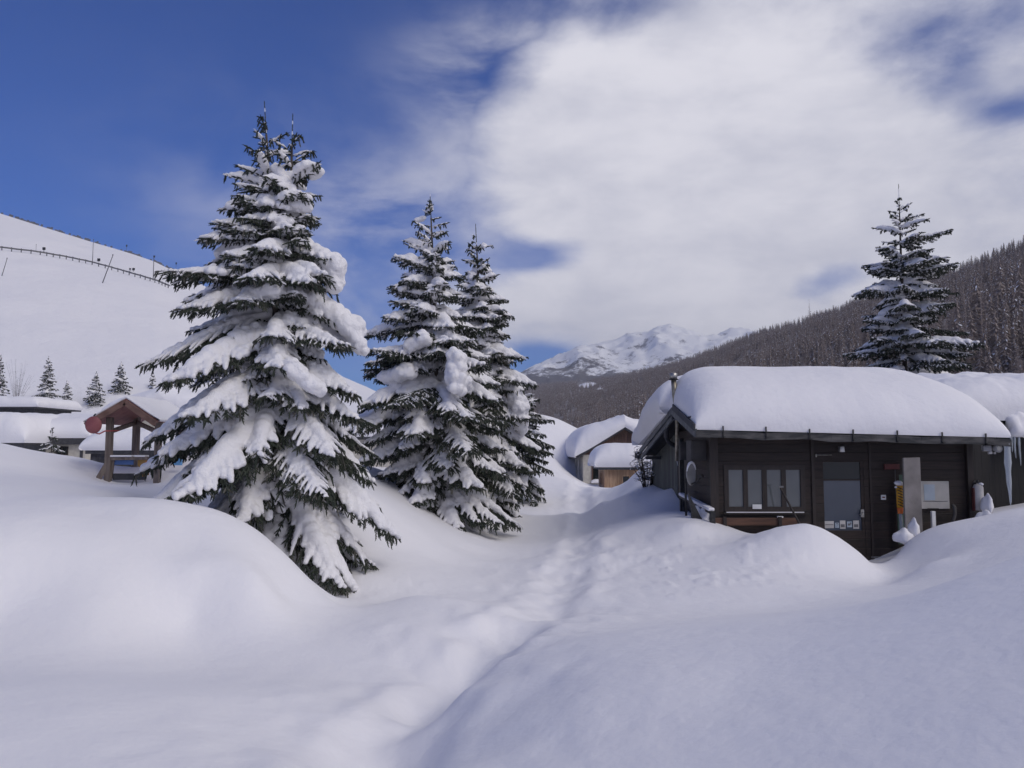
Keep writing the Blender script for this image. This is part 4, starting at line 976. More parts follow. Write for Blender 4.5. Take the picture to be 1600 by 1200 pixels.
g = MB(); g.tube([(.205 * .84 * math.cos(a), -.01, .215 * math.sin(a) + .006) for a in np.linspace(.35, 2.9, 14)], [.008 + .018 * math.sin(i / 13 * math.pi) for i in range(14)], 8); g.build('rim_snow', M_CAP, di)
g = MB(); g.tube([(0, .06, 0), (0, .12, -.1), (0.0, .12, -.8)], .022, 8); g.tube([(0, .04, -.2), (0, -.16, -.12), (0, -.2, -.04)], .012, 6); g.box(-.03, .03, -.24, -.18, -.06, 0); g.build('mount', M_BLACK, di)
# railing posts and snowed ledges on the flank
rl = empty('railing', (X_(1092, 15), 15.0, 0)); tag(rl, 'dark snow-topped railing along the left flank of the hut', 'railing')
def rX(px, Y): return X_(px, Y) - X_(1092, 15)
g = MB(); g.bar((rX(1063, 16.6), 1.6, Z_(776, 16.6)), (rX(1110, 14.7), -.3, Z_(801, 14.7)), .06, .05); g.build('top_rail', M_BLACK, rl)
g = MB(); g.bar((rX(1063, 16.6), 1.6, Z_(776, 16.6) + .055), (rX(1110, 14.7), -.3, Z_(801, 14.7) + .055), .12, .06); g.build('rail_snow', M_CAP, rl, bevel=.02)
for px, Yp in ((1064.5, 16.6), (1092, 15.4), (1111, 14.68)):
    g = MB(); g.box(rX(px, Yp) - .045, rX(px, Yp) + .045, Yp - 15 - .04, Yp - 15 + .04, -.4, {1064.5: 2.2, 1092: .95, 1111: .85}[px]); g.build('post', M_BLACK, rl)
for k in range(9):
    t = k / 8; Yp = 16.4 - 1.6 * t; px = 1066 + 43 * t; g = MB(); g.box(rX(px, Yp) - .015, rX(px, Yp) + .015, Yp - 15 - .012, Yp - 15 + .012, -.1, Z_(776 + 25 * t, Yp) - .03); g.build('baluster', M_FASCIA, rl)
g = MB(); g.prism([(rX(1070, 15.2), Z_(770, 15.2)), (rX(1090, 14.9), Z_(800, 15)), (rX(1113, 14.8), Z_(842, 15)), (rX(1082, 14.9), Z_(842, 15)), (rX(1078, 15), Z_(800, 15))], 'y', -.08, 0.04); g.build('brace_board', M_BLACK, rl)
# heaped snow behind the railing
fused_snow('snow_heap', [(X_(1099 + 8 * math.sin(k), 15.1), 15.15 + .15 * math.cos(k * 2.1), Z_(832 - k * 1.05, 15.1)) for k in range(34)], [0.10 + .03 * math.sin(k * 3) for k in range(34)], .03, M_CAP, None)
tag(bpy.data.objects[-1] if False else COL.objects[-1], 'upright slab of snow leaning behind the railing by the hut corner', 'snow heap')
# bench against the facade
bn = empty('wooden_bench', (X_(1175, 14.7), 14.7, 0)); tag(bn, 'reddish brown wooden bench half buried under the four-pane window', 'bench')
def bX(px): return X_(px, 14.7) - X_(1175, 14.7)
g = MB(); g.box(bX(1114), bX(1246), .10, .14, Z_(822, 14.7), Z_(810, 14.7), bev=.006); g.build('backrest', M_REDWOOD, bn)
g = MB(); g.box(bX(1114), bX(1240), -.28, -.12, Z_(834, 14.7) - .04, Z_(834, 14.7), bev=.006); g.box(bX(1114), bX(1240), -.10, .06, Z_(834, 14.7) - .04, Z_(834, 14.7), bev=.006); g.build('seat', M_REDWOOD, bn)
for px in (1132, 1218):
    g = MB(); g.box(bX(px) - .03, bX(px) + .03, .062, .098, -.35, Z_(808, 14.7)); g.box(bX(px) - .03, bX(px) + .03, -.27, -.21, -.35, Z_(838, 14.7)); g.build('leg', M_FRAME, bn)
g = MB(); g.box(bX(1113), bX(1131), -.27, .05, Z_(834, 14.7), Z_(834, 14.7) + .03, bev=.012); g.build('bench_snow', M_CAP, bn); g = MB(); g.box(bX(1215), bX(1224), .09, .15, Z_(810, 14.7), Z_(810, 14.7) + .03, bev=.01); g.build('bench_snow', M_CAP, bn)
sh = MB(); sh.bar((-.02, .1, .55), (.27, -.35, -.30), .032, .032); o = sh.build('shovel_handle', M_FRAME, bevel=.01)
sv = empty('snow_shovel', (X_(1224, 14.55), 14.6, Z_(811, 14.55))); o.parent = sv; tag(sv, 'long-handled snow shovel leaning on the wall by the window', 'shovel')
g = MB(); g.bar((-.06, .1, .57), (.03, .1, .57), .03, .03); g.build('grip', M_GREY, sv)
g = MB(); g.bar((.25, -.32, -.27), (.33, -.45, -.52), .25, .02, up=(0, -1, .4)); g.build('blade', M_GREY, sv)
# snow chunks about the porch
def chunk(px, py, Y, r, label, seed, sx=1, sz=1):
    rs = random.Random(seed); import bmesh
    bm = bmesh.new(); bmesh.ops.create_icosphere(bm, subdivisions=3, radius=1)
    for v in bm.verts:
        n = v.co.normalized(); k = 1 + .16 * math.sin(n.x * 4 + seed) * math.cos(n.y * 3 + seed) + .07 * math.sin(n.z * 9 + seed * 2)
        k *= 1 - .25 * max(0, n.z) * abs(n.x)
        v.co = Vector((n.x * r * sx * (1 - .42 * max(0, n.z)), n.y * r, n.z * r * sz)) * k
    me = bpy.data.meshes.new('snow_lump'); bm.to_mesh(me); bm.free(); me.polygons.foreach_set('use_smooth', [True] * len(me.polygons))
    o = link_mesh('snow_lump', me, M_CAP); o.location = P(px, py, Y); tag(o, label, 'snow lump'); return o
chunk(1543, 788, 14.6, .13, 'pointed upright snow lump below the gas cylinder', 2, .75, 1.6)
chunk(1540, 808, 14.3, .15, 'low rounded snow lump on the drift before the porch', 5, 1.0, .9)
chunk(1412, 838, 14.0, .17, 'round snow lump at the foot of the green board', 9, 1.0, .85)
chunk(1428, 826, 14.1, .13, 'peaked snow lump against the grey upright board', 12, .7, 1.5)

# ------------------------------------------------------------------ neighbouring hut at the far right
nh = empty('neighbour_hut', (X_(1500, 18.5), 18.5, 0)); tag(nh, 'neighbouring hut with near-black walls under a massive snow roof at the right edge', 'hut')
def nX(px): return X_(px, 18.5) - X_(1500, 18.5)
g = MB(); g.box(nX(1497), nX(1800), .6, 4.6, -.9, 2.55); g.build('wall', M_PORCH, nh)  # near-black board wall
g = MB(); g.prism([(.25, 2.5), (2.5, 3.25), (5, 2.5), (5, 2.58), (2.5, 3.34), (.25, 2.58)], 'x', nX(1488), nX(1820)); g.build('roof', M_SLATE, nh)
g = MB(); g.box(nX(1576), nX(1591), .34, .40, Z_(664, 18.8), Z_(641, 18.8)); g.box(nX(1572.5), nX(1575), .30, .34, Z_(690, 18.8), Z_(634, 18.8)); g.build('dormer_panel', M_BLACK, nh)
g = MB(); g.prism([(nX(1590), Z_(640, 18.7)), (nX(1600), Z_(668, 18.7)), (nX(1600), Z_(678, 18.7)), (nX(1566), Z_(678, 18.7)), (nX(1572), Z_(665, 18.7)), (nX(1586), Z_(663, 18.7))], 'y', .1, .3)
snow_cap('roof_snow', nX(1484), nX(1830), .12, 5.2, lambda x, y: 2.62 + .3 * (1 - np.abs(y - 2.5) / 2.5), 1.0, (.9, 1.2, .85, 1.0), nh, p=2.2, bulge=.14, noise=.16, seed=21)
fused_snow('hanging_snow', [(nX(1590) + .5 * (k % 9) / 3.0 + .05 * math.sin(k * 5), .12 + .06 * math.sin(k * 3.3), 2.35 + .065 * (k // 9) + .04 * math.sin(k * 2.2)) for k in range(63)], [.13 + .03 * math.sin(k * 1.7) for k in range(63)], .05, M_CAP, nh)
# ------------------------------------------------------------------ small huts beyond
def house(name, label, Y, x0, x1, depth, wall_top, rise, T, ridge, cat='house', wall=M_STUCCO, gable=M_BROWN, over=0.35, snowR=None, floor=-0.6, rz=0.0, bulge=.12, seed=1, fascia=M_SLATE, noise=.08, p=2.2, fh=.2, flank=.8):
    """hut in local coords: front at y=0, x centred. ridge 'y' = gable to the camera, 'x' = eave to the camera, 'flat'"""
    w = x1 - x0; o = empty(name, ((x0 + x1) / 2, Y, 0), rz); tag(o, label, cat); h = w / 2
    zt = wall_top
    g = MB(); g.box(-h, h, 0, depth, floor, zt); g.build('wall', wall, o)
    if ridge == 'y':
        k = rise / h
        g = MB(); g.prism([(-h, zt + .002), (h, zt + .002), (0, zt + rise)], 'y', 0.0, depth); g.build('gable', gable, o)
        ho = h + over; g = MB(); zl = zt - over * k
        g.prism([(-ho, zl + .01), (0, zt + rise + .01), (ho, zl + .01), (ho, zl + .13), (0, zt + rise + .13), (-ho, zl + .13)], 'y', -over, depth + over); g.build('roof', fascia, o)
        base = lambda x, y: zt + rise + .12 - np.abs(x) * k
        R_ = snowR or (.5, .5, .45, .6)
        snow_cap('roof_snow', -ho - .05, ho + .05, -over - .05, depth + over, base, T, R_, o, tvar=lambda U, V: 1 + flank * (np.sqrt((U / ho) ** 2 + .04) - .2), p=p, bulge=bulge, noise=noise, seed=seed)
    elif ridge == 'x':
        d2 = depth / 2; k = rise / d2; g = MB()
        g.prism([(0, zt + .002), (depth, zt + .002), (d2, zt + rise)], 'x', -h + .01, h - .01); g.build('gable', gable, o)
        g = MB(); zl = zt - over * k
        g.prism([(-over, zl + .01), (d2, zt + rise + .01), (depth + over, zl + .01), (depth + over, zl + .13), (d2, zt + rise + .13), (-over, zl + .13)], 'x', -h - over, h + over); g.build('roof', fascia, o)
        g = MB(); g.box(-h - over, h + over, -over - .04, -over - .002, zl + .15 - fh, zl + .15); g.build('fascia_board', fascia, o)
        base = lambda x, y: zt + rise + .12 - np.abs(y - d2) * k
        snow_cap('roof_snow', -h - over - .05, h + over + .05, -over - .05, depth + over, base, T, snowR or (.6, .6, .6, .6), o, p=p, bulge=bulge, noise=noise, seed=seed)
    else:
        g = MB(); g.box(-h - over, h + over, -over, depth + over, zt + .002, zt + .13); g.build('roof', fascia, o)
        snow_cap('roof_snow', -h - over - .05, h + over + .05, -over - .05, depth + over, lambda x, y: zt + .12 + 0 * x, T, snowR or (.7, .7, .6, .6), o, p=p, bulge=bulge, noise=noise, seed=seed)
    return o
# cream chalet at the end of the path
Yc = 45.0
hc = house('cream_chalet', 'cream chalet with a brown gable and heavy snow roof at the path end', Yc, X_(911, Yc), X_(1040, Yc), 8.0, 1.62, 1.42, .74, 'y', over=.4, snowR=(1.4, 1.1, .8, 1.0), noise=.1, seed=4, bulge=.14, p=2.4, flank=1.6)
hw = (X_(1040, Yc) - X_(911, Yc)) / 2
for y0 in (1.2, 3.6): framed_window(y0, y0 + 1.1, .35, 1.45, -hw, hc, panes=1, fw=.09, glass=M_PANE, frame=M_STUCCO, axis='x', outward=-1)
cx = X_(911, Yc) + hw
framed_window(X_(924, Yc) - cx, X_(948, Yc) - cx, .1, 1.25, 0, hc, panes=1, fw=.08, glass=M_DARKPANE, frame=M_BROWN)
snow_cap('sill_snow', X_(924, Yc) - cx, X_(943, Yc) - cx, -.35, .0, lambda x, y: .0 + .05 + 0 * x, .22, (.2, .2, .1, .1), hc, noise=.02)
g = MB(); g.box(-hw + .9, hw, -.06, -.002, 1.05, 1.66); g.build('gable_trim', M_BROWN, hc)
Yd = 38.0
hs = house('garden_shed', 'small honey-coloured wooden shed under a tall loaf of snow', Yd, X_(944, Yd), X_(1012, Yd), 2.6, .98, 0, 1.12, 'flat', cat='shed', wall=M_SHED, over=.28, snowR=(.75, .8, .6, .8), p=2.3, bulge=.22, noise=.05, seed=6)
cx = (X_(944, Yd) + X_(1012, Yd)) / 2; hw = (X_(1012, Yd) - X_(944, Yd)) / 2
framed_window(X_(971, Yd) - cx, X_(984, Yd) - cx, .3, .72, 0, hs, panes=1, fw=.05, glass=M_DARKPANE, frame=M_SHED)
for y0 in (.4, 1.2): framed_window(y0, y0 + .5, .2, .85, -hw, hs, panes=1, fw=.05, glass=M_DARKPANE, frame=M_SHED, axis='x')
# houses on the left
M_SHEDDK = mat('dark_upright_slats', (.03, .03, .036), (.075, .075, .085), scale=6, rough=.8, bump=.4, planks=(0, .12))
Yl = 40.0
ha = house('white_cottage', 'low white cottage with a dark eave and a small window on the left', Yl, X_(43, Yl), X_(134, Yl), 5.0, 2.42, .45, .85, 'x', wall=M_STUCCO, gable=M_STUCCO, over=.22, fh=.36, snowR=(.7, .7, .8, .8), seed=8, noise=.06)
cx = (X_(43, Yl) + X_(134, Yl)) / 2; hw = (X_(134, Yl) - X_(43, Yl)) / 2
framed_window(X_(88, Yl) - cx, X_(107, Yl) - cx, 1.65, 2.08, 0, ha, panes=2, fw=.05, glass=M_DARKPANE)
g = MB(); g.box(X_(126, Yl) - cx, X_(130, Yl) - cx, -.06, -.002, .5, 2.27); g.build('drain_pipe', M_SLATE, ha)
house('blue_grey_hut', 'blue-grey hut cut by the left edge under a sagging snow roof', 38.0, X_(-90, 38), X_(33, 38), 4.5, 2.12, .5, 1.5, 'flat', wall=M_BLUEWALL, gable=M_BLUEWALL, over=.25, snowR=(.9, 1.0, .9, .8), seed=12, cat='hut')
house('far_dark_roof_house', 'distant low house with a dark roof edge behind the left cottages', 70.0, X_(-60, 70), X_(50, 70), 6, 5.45, .6, .95, 'flat', wall=M_SLATE, gable=M_SLATE, over=.6, seed=13, floor=-1)
house('big_gabled_house', 'broad house whose snow gable rises behind the play tower', 48.0, X_(160, 48), X_(345, 48), 9, 2.9, 1.75, 1.15, 'y', over=.5, wall=M_STUCCO, gable=M_STUCCO, snowR=(1.6, 1.6, 1.0, 1.5), seed=15)
house('low_plank_shed', 'long low plank shed under a flat snow load behind the play tower', 27.0, X_(142, 27), X_(292, 27), 2.5, 1.80, 0, .72, 'flat', wall=M_SHEDDK, over=.12, snowR=(.7, .6, .5, .6), cat='shed', seed=17)
house('hidden_cottage', 'cottage roof glimpsed between the big twin-topped spruce and the middle pair', 44.0, X_(470, 44), X_(640, 44), 6, 2.55, .5, .95, 'x', gable=M_STUCCO, over=.3, snowR=(.9, .9, .8, .8), seed=19)
0 and house('snow_roofed_barn', 'snow-buried barn roof sloping behind the far spruce', 60.0, X_(800, 60), X_(905, 60), 9, 2.2, 1.4, 1.0, 'y', over=.5, wall=M_BROWN, snowR=(1.5, 2.0, 1.2, 1.2), seed=23, cat='barn')

# ------------------------------------------------------------------ play tower
M_BARGE = mat('red_brown_barge', (.15, .085, .065), (.23, .135, .105), scale=7, rough=.8, bump=.4)
Yp = 14.0
pt = empty('play_tower', (X_(208, Yp), Yp, 0)); tag(pt, 'wooden play tower with a red-brown gable roof and coloured panels', 'play tower')
def pX(px, Y=Yp): return X_(px, Y) - X_(208, Yp)
def pZ(py, Y=Yp): return Z_(py, Y)
posts = ((170.5, 14.0, 652, 9), (247, 14.0, 655, 9), (212, 15.1, 640, 9), (283.5, 15.1, 672, 8))
for px, Y, yt, wd in posts:
    w2 = wd / F_PX * Y / 2; g = MB(); g.box(pX(px, Y) - w2, pX(px, Y) + w2, Y - Yp - w2, Y - Yp + w2, .4, pZ(yt, Y), bev=.008); g.build('post', M_POST, pt)
zr, zl = pZ(624), pZ(659)
xm, xl, xr = pX(205), pX(146), pX(254)
for (xa, za) in ((xl, zl), (xr, zl + .02)):
    g = MB(); g.add([(xa, -.25, za), (xm, -.25, zr), (xm, 1.5, zr), (xa, 1.5, za), (xa, -.25, za - .035), (xm, -.25, zr - .04), (xm, 1.5, zr - .04), (xa, 1.5, za - .035)],
                    [(0, 1, 2, 3), (7, 6, 5, 4), (0, 4, 5, 1), (3, 2, 6, 7), (0, 3, 7, 4), (1, 5, 6, 2)]); g.build('roof_board', M_PLAYROOF, pt)
    g = MB(); g.bar((xa, -.29, za - .07), (xm, -.29, zr - .07), .04, .095); g.build('barge_board', M_BARGE, pt)
    s = -1 if xa < xm else 1
g = MB(); g.prism([(pX(180), pZ(650)), (pX(234), pZ(650)), (xm, pZ(630))], 'y', 1.46, 1.5); g.build('gable_panel', M_RED, pt)
snow_cap('roof_snow', xl - .03, xr + .03, -.24, 1.52, lambda x, y: zr + .0 - np.abs(x - xm) * np.where(x < xm, (zr - zl) / (xm - xl), (zr - zl - .02) / (xr - xm)), .07, (.22, .22, .15, .2), pt, bulge=.04, noise=.03, nu=40, nv=40, seed=31)
g = MB(); g.bar((pX(155), -.1, pZ(757)), (pX(170), .0, pZ(722)), .07, .09); g.build('brace', M_POST, pt)
g = MB(); g.bar((pX(170), 0.0, pZ(675)), (pX(212, 15.1), 1.1, pZ(660, 15.1)), .05, .07); g.build('cross_beam', M_POST, pt)
g = MB(); g.bar((pX(212, 15.1), 1.1, pZ(660, 15.1)), (pX(247), .0, pZ(676)), .05, .07); g.build('cross_beam', M_POST, pt)
g = MB(); g.bar((pX(170), .0, pZ(717)), (pX(232), .0, pZ(716)), .06, .05); g.build('bench_rail', M_POST, pt)
g = MB(); g.box(pX(170), pX(208), -.05, .12, pZ(714), pZ(711), bev=.012); g.box(pX(212), pX(229), -.05, .12, pZ(714), pZ(711), bev=.012); g.build('rail_snow', M_CAP, pt)
g = MB(); g.box(pX(178), pX(208), .02, .05, pZ(726), pZ(718)); g.build('blue_panel', M_BLUE, pt)
ap = [(pX(176), pZ(718)), (pX(176), pZ(752)), (pX(180), pZ(752))] ; n = 10
arch = [(pX(199) + pX(18 + 208) * (-math.cos(math.pi * i / n)) * 1.05, pZ(740) + .17 * math.sin(math.pi * i / n)) for i in range(n + 1)]
g = MB(); g.prism([(pX(216), pZ(717)), (pX(231), pZ(717)), (pX(233), pZ(742)), (pX(224), pZ(745)), (pX(222), pZ(733)), (pX(216), pZ(727))], 'y', .0, .04); g.build('arch_panel', M_OCHRE, pt)
g = MB(); g.prism([(pX(171), pZ(717)), (pX(180), pZ(717)), (pX(178), pZ(728)), (pX(176), pZ(748)), (pX(171), pZ(748))], 'y', .0, .04); g.build('arch_panel', M_POST, pt)
g = MB(); g.box(pX(177), pX(225), .02, .10, pZ(750), pZ(740)); g.build('lower_board', M_SLATE, pt)
g = MB(); g.prism([(pX(229), pZ(721)), (pX(236), pZ(724)), (pX(233), pZ(734)), (pX(228), pZ(737))], 'y', -.02, .03); g.build('orange_flap', M_ORANGE, pt)
g = MB(); g.box(pX(252), pX(266), .5, .54, pZ(728), pZ(716)); g.build('sky_blue_panel', M_LTBLUE, pt)
g = MB(); g.box(pX(235), pX(247), .04, .08, pZ(742), pZ(724)); g.build('side_panel', M_SLATE, pt)
ds = MB(); n = 24
ds.add([(rr * 1.0 * math.cos(6.2832 * j / n), yy, rr * 1.1 * math.sin(6.2832 * j / n)) for (rr, yy) in ((0, -.035), (.11, -.03), (.132, -.01), (.132, .015), (0, .03)) for j in range(n)],
       [(k * n + j, k * n + (j + 1) % n, (k + 1) * n + (j + 1) % n, (k + 1) * n + j) for k in range(4) for j in range(n)], True)
do = empty('hanging_disc', P(146, 664, 13.5), math.radians(6)); ds.build('disc', mat('brick_red_plastic', (0.22, .065, .07), (.29, .09, .095), scale=6, rough=.55), do)
g = MB(); g.tube([(0.02, .0, -.13), (.08, .05, -.15), (.16, .08, -.10), (.3, .3, -.09)], .012, 6); g.build('strap', M_RED, do)
g = MB(); g.tube([(0, 0, .15), (.02, .02, .19)], .012, 6); g.build('hanger', M_BLACK, do)
tag(do, 'round brick-red disc hanging at the left corner of the play tower', 'disc')

# ------------------------------------------------------------------ shrub at the hut's rear corner and a buried sapling by the cottage
def bare_shrub(loc, h, r, label, seed, name='bare_shrub', grp=None, nst=70, sd=.3, th=1.0):
    rs = np.random.RandomState(seed); o = empty(name, loc); tag(o, label, 'shrub', grp); g = MB(); sp, sr = [], []
    for i in range(nst):
        a = rs.rand() * 6.283; l = h * (.5 + .5 * rs.rand()); lean = rs.rand() * r
        pts = [Vector((0.1 * math.cos(a), .1 * math.sin(a), 0)) + Vector((lean * math.cos(a) * t ** 1.4, lean * math.sin(a) * t ** 1.4, l * t)) for t in np.linspace(0, 1, 5)]
        g.tube(pts, [.012 * th, .010 * th, .008 * th, .006 * th, .003 * th], 4)
        for k in range(7):
            p = pts[1 + k % 4]; b = rs.rand() * 6.283; q = p + Vector((math.cos(b) * .22, math.sin(b) * .22, .12 * rs.rand())); g.tube([p, (p + q) / 2 + Vector((0, 0, .03)), q], [.006, .005, .003], 3)
            if rs.rand() < sd: sp.append(((p + q) / 2 + Vector((0, 0, .03)))[:]); sr.append(.024 + .022 * rs.rand())
    g.build('stem', M_BARK, o); fused_snow('snow_load', sp, sr, .022, M_TSNOW, o); return o
bare_shrub(P(1011, 762, 21.2), 1.1, .45, 'snow-dusted bare shrub against the rear corner of the dark hut', 3, nst=34, sd=.7)
bare_shrub(P(25, 640, 88), 5.5, 1.6, 'faint leafless tree on the slope above the left cottages', 5, 'bare_tree', nst=26, sd=.1)
def small_spruce(px, ytop, ybase, wpx, Y, seed, label, group=None, snow=.8, base=None, name='spruce_tree'):
    b = base if base is not None else P(px, ybase, Y); Y = b[1]; H = (ybase - ytop) * Y / F_PX; w = wpx / 2 * Y / F_PX
    lp = [(0, w), (H * .3, w * .82), (H * .6, w * .5), (H * .85, w * .22), (H, .03)]
    k = max(1.0, Y / 25)
    return spruce(tuple(b), H, lp, lp, seed, label, group, whorl=max(.4, H * .085), nper=6, snow=snow * min(3.0, H / 2.6), voxel=.035 * k * .8, tw=.16 * k * .7, needles=8, twr=.035 * k * .8, zmin=.2, subs=False, pads=.12, bare=.3, drop=.2, fringe=.3,
                  slopes=((0, -.2), (.3, -.1), (.6, 0), (.85, .3), (1, .9)), name=name)
small_spruce(80, 672, 712, 44, 33.0, 61, 'little snowed-in spruce standing in front of the white cottage', snow=1.3, name='young_spruce')
for i, (px, yt, yb, w, lab) in enumerate([(72, 556, 634, 44, 'tallest spruce on the slope above the white cottage'), (103, 596, 634, 26, 'small spruce close to the right foot of the tallest slope spruce'),
        (148, 581, 634, 38, 'slope spruce midway between the white cottage and the big gable'), (187, 565, 612, 36, 'slope spruce rising over the left shoulder of the big snow gable'),
        (237, 578, 606, 14, 'tiny faint spruce above the peak of the big snow gable'), (276, 568, 606, 28, 'slope spruce by the outer left boughs of the twin-topped spruce'),
        (-3, 552, 634, 32, 'slope spruce cut by the left edge of the view')]):
    hp = HILL.at(px, yb); small_spruce(px, yt, yb, w, hp[1], 70 + i, lab, base=hp, snow=.55)

# ------------------------------------------------------------------ ski hill: avalanche fence, ridge fence, poles, signs
M_DKPOLE = mat('grey_steel_pole', (0.10, 0.10, 0.115), (0.16, 0.16, 0.17), scale=8, rough=.6)
def hill_line(pts, n):
    us = np.interp(np.linspace(0, 1, n), np.linspace(0, 1, len(pts)), [p[0] for p in pts]); ys = np.interp(us, [p[0] for p in pts], [p[1] for p in pts])
    return [Vector(HILL.at(u, y)) for u, y in zip(us, ys)]
ln = hill_line([(-60, 386), (0, 391), (60, 398), (100, 405), (140, 413), (180, 424), (215, 434), (245, 443), (264, 451)], 64)
fo = empty('slope_fence', ln[0]); tag(fo, 'dark snow fence curving across the upper ski slope', 'fence')
g = MB()
for a, b in zip(ln[:-1], ln[1:]): g.bar(a - ln[0] + Vector((0, 0, .7)), b - ln[0] + Vector((0, 0, .7)), .10, .34)
g.build('rail', M_DKPOLE, fo)
for a in ln[::2]:
    q = a - ln[0]; g = MB(); g.box(q.x - .08, q.x + .08, q.y - .08, q.y + .08, q.z - .7, q.z + .95); g.build('post', M_DKPOLE, fo)
us = np.linspace(-20, 318, 110); rp_ = [Vector(HILL.pt(u, 0.995)) for u in us]
ro = empty('ridge_fence', rp_[0]); tag(ro, 'broken line of fence panels along the crest of the ski slope', 'fence')
rr = random.Random(4)
for i, (a, b) in enumerate(zip(rp_[:-1], rp_[1:])):
    if rr.random() < .30: continue
    q, q2 = a - rp_[0], b - rp_[0]; h = .35 + .5 * rr.random()
    g = MB(); g.bar(q + Vector((0, 0, h / 2)), q2 + Vector((0, 0, h / 2)), .12, h)
    if i < 100: g.build('panel', M_DKPOLE, ro)
def hill_pole(px, yb, yt, w, label, tilt=None, box=False):
    b = HILL.at(px, yb); Y = b[1]; k = Y / F_PX; dz = (yb - yt) * k; dx = (0 if tilt is None else (tilt - px) * k)
    o = empty('slope_pole', tuple(b)); tag(o, label, 'pole', None)
    g = MB(); g.tube([(0, 0, -.6), (dx, 0, dz)], [w * k * .5, w * k * .38], 8); g.build('shaft', M_DKPOLE, o)
    g = MB(); g.tube([(dx - .02, 0, dz), (dx + .02, 0, dz + .25)], w * k * .55, 8); g.build('cap', M_DKPOLE, o)
    if box: g = MB(); g.box(dx - .8 * k, dx + 1.6 * k, -.1, .1, dz - 1.0 * k, dz + 2.0 * k); g.build('sign_head', M_BLACK, o)  # small sign box at the pole top
    return o
hill_pole(143, 413, 374, 1.1, 'straight pole rising past the crest at the left part of the fence')
hill_pole(157, 442, 398, 1.6, 'strongly leaning pole crossing the slope fence', tilt=173)
hill_pole(0, 431, 404, 1.2, 'leaning pole cut by the left edge on the ski slope', tilt=8)
hill_pole(238, 438, 400, 1.4, 'pole with a small head near the right end of the slope fence', box=True)
hill_pole(277, 449, 421, 1.2, 'pole standing just beyond the right end of the slope fence')
hill_pole(302.5, 452, 434, 1.1, 'short pole low on the slope near the twin-topped spruce')
hill_pole(317, 448, 433, 1.1, 'shortest pole near the crest beside the twin-topped spruce')
hill_pole(54.5, 394, 383, .6, 'thin short rod above the left part of the slope fence')
def hill_sign(px, py, s, label, m=None, up=3.0):
    b = HILL.at(px, py + up); k = b[1] / F_PX; o = empty('slope_marker', tuple(b)); tag(o, label, 'marker')
    g = MB(); g.box(-s * k / 2, s * k / 2, -.12, .12, (up - s / 2) * k, (up + s / 2) * k); g.build('panel', m or M_BLACK, o)
    g = MB(); g.box(-.06, .06, -.04, .04, -.5, (up - s / 2) * k); g.build('stake', M_DKPOLE, o)
hill_sign(67, 388.5, 4.2, 'dark square marker above the left part of the slope fence', up=5)
hill_sign(153, 406, 4.2, 'dark square marker between the straight and the leaning pole')
hill_sign(207.5, 420.5, 3.6, 'right one of two adjoining square markers on the slope', up=4)
hill_sign(202, 420, 2.8, 'left paler one of two adjoining square markers on the slope', M_DKPOLE, up=4)
for px, py, lab in ((197.5, 384, 'small sign over the crest left of the headed pole'), (238.5, 397, None), (275, 411.5, 'small sign over the crest above the far poles'), (296, 425, 'lowest small sign over the crest')):
    if not lab: continue
    b = HILL.pt(px, 1.02); k = b[1] / F_PX; z = (Z_(py, b[1]) - b[2]); o = empty('crest_sign', tuple(b)); tag(o, lab, 'lamp')
    g = MB(); g.box(-.2, .2, -.15, .15, z - .35, z + .35); g.build('sign_head', M_BLACK, o); g = MB(); g.tube([(0, 0, -.5), (0, 0, z - .35)], .05, 5); g.build('mast', M_DKPOLE, o)  # small sign panel on a thin mast

# ------------------------------------------------------------------ wooded mountainside: instanced conifers as one mass, plus the ones that stand out
M_FTREE = mat('far_conifer', (0.25, 0.205, 0.18), (0.36, 0.30, 0.265), scale=.35, rough=.9)  # bough brown made paler, with distance haze worked into the colour
M_FLARCH = mat('bare_larch', (0.31, 0.255, 0.225), (0.42, 0.35, 0.31), scale=.4, rough=.9)  # larch brown, paled likewise to carry the haze
M_FSNOW = mat('bough_snow', (0.60, .61, .66), (.78, .79, .83), scale=.6, rough=.9)
def far_tree_mesh(seed, larch=False, n=150, snowy=.35, w=.20):
    """unit-height conifer: trunk plus many small drooping bough blades with snow on some"""
    rs = np.random.RandomState(seed); V, T, Mi = [], [], []
    for k in range(4): V.append((.018 * math.cos(k * 1.57), .018 * math.sin(k * 1.57), -.12))
    V.append((0, 0, 1.0))
    for k in range(4): T.append((k, (k + 1) % 4, 4)); Mi.append(0)
    for i in range(n):
        h = .08 + .9 * (i / n) ** (1.0); r = w * (1 - h) ** .8 * (.55 + .6 * rs.rand()) + .012; a = rs.rand() * 6.283
        c, s = math.cos(a), math.sin(a); dz = (-.05 if not larch else .05) + .04 * (rs.rand() - .5); wd = (.030 if not larch else .010) * (1.2 - h)
        b = len(V)
        V += [(0, 0, h + .015), (c * r * .6 - s * wd, s * r * .6 + c * wd, h + dz * .5), (c * r, s * r, h + dz - r * .15), (c * r * .6 + s * wd, s * r * .6 - c * wd, h + dz * .5), (c * r * .5, s * r * .5, h + dz * .5 - .030 * (1 - h))]
        T += [(b, b + 1, b + 4), (b + 1, b + 2, b + 4), (b + 2, b + 3, b + 4), (b + 3, b, b + 4)]; Mi += [0] * 4
        sn = 1 if rs.rand() < snowy else 0
        T += [(b, b + 3, b + 1), (b + 1, b + 3, b + 2)]; Mi += [sn, sn]
    return np_mesh('far_conifer', np.array(V), np.array(T), matidx=Mi)
FT = []
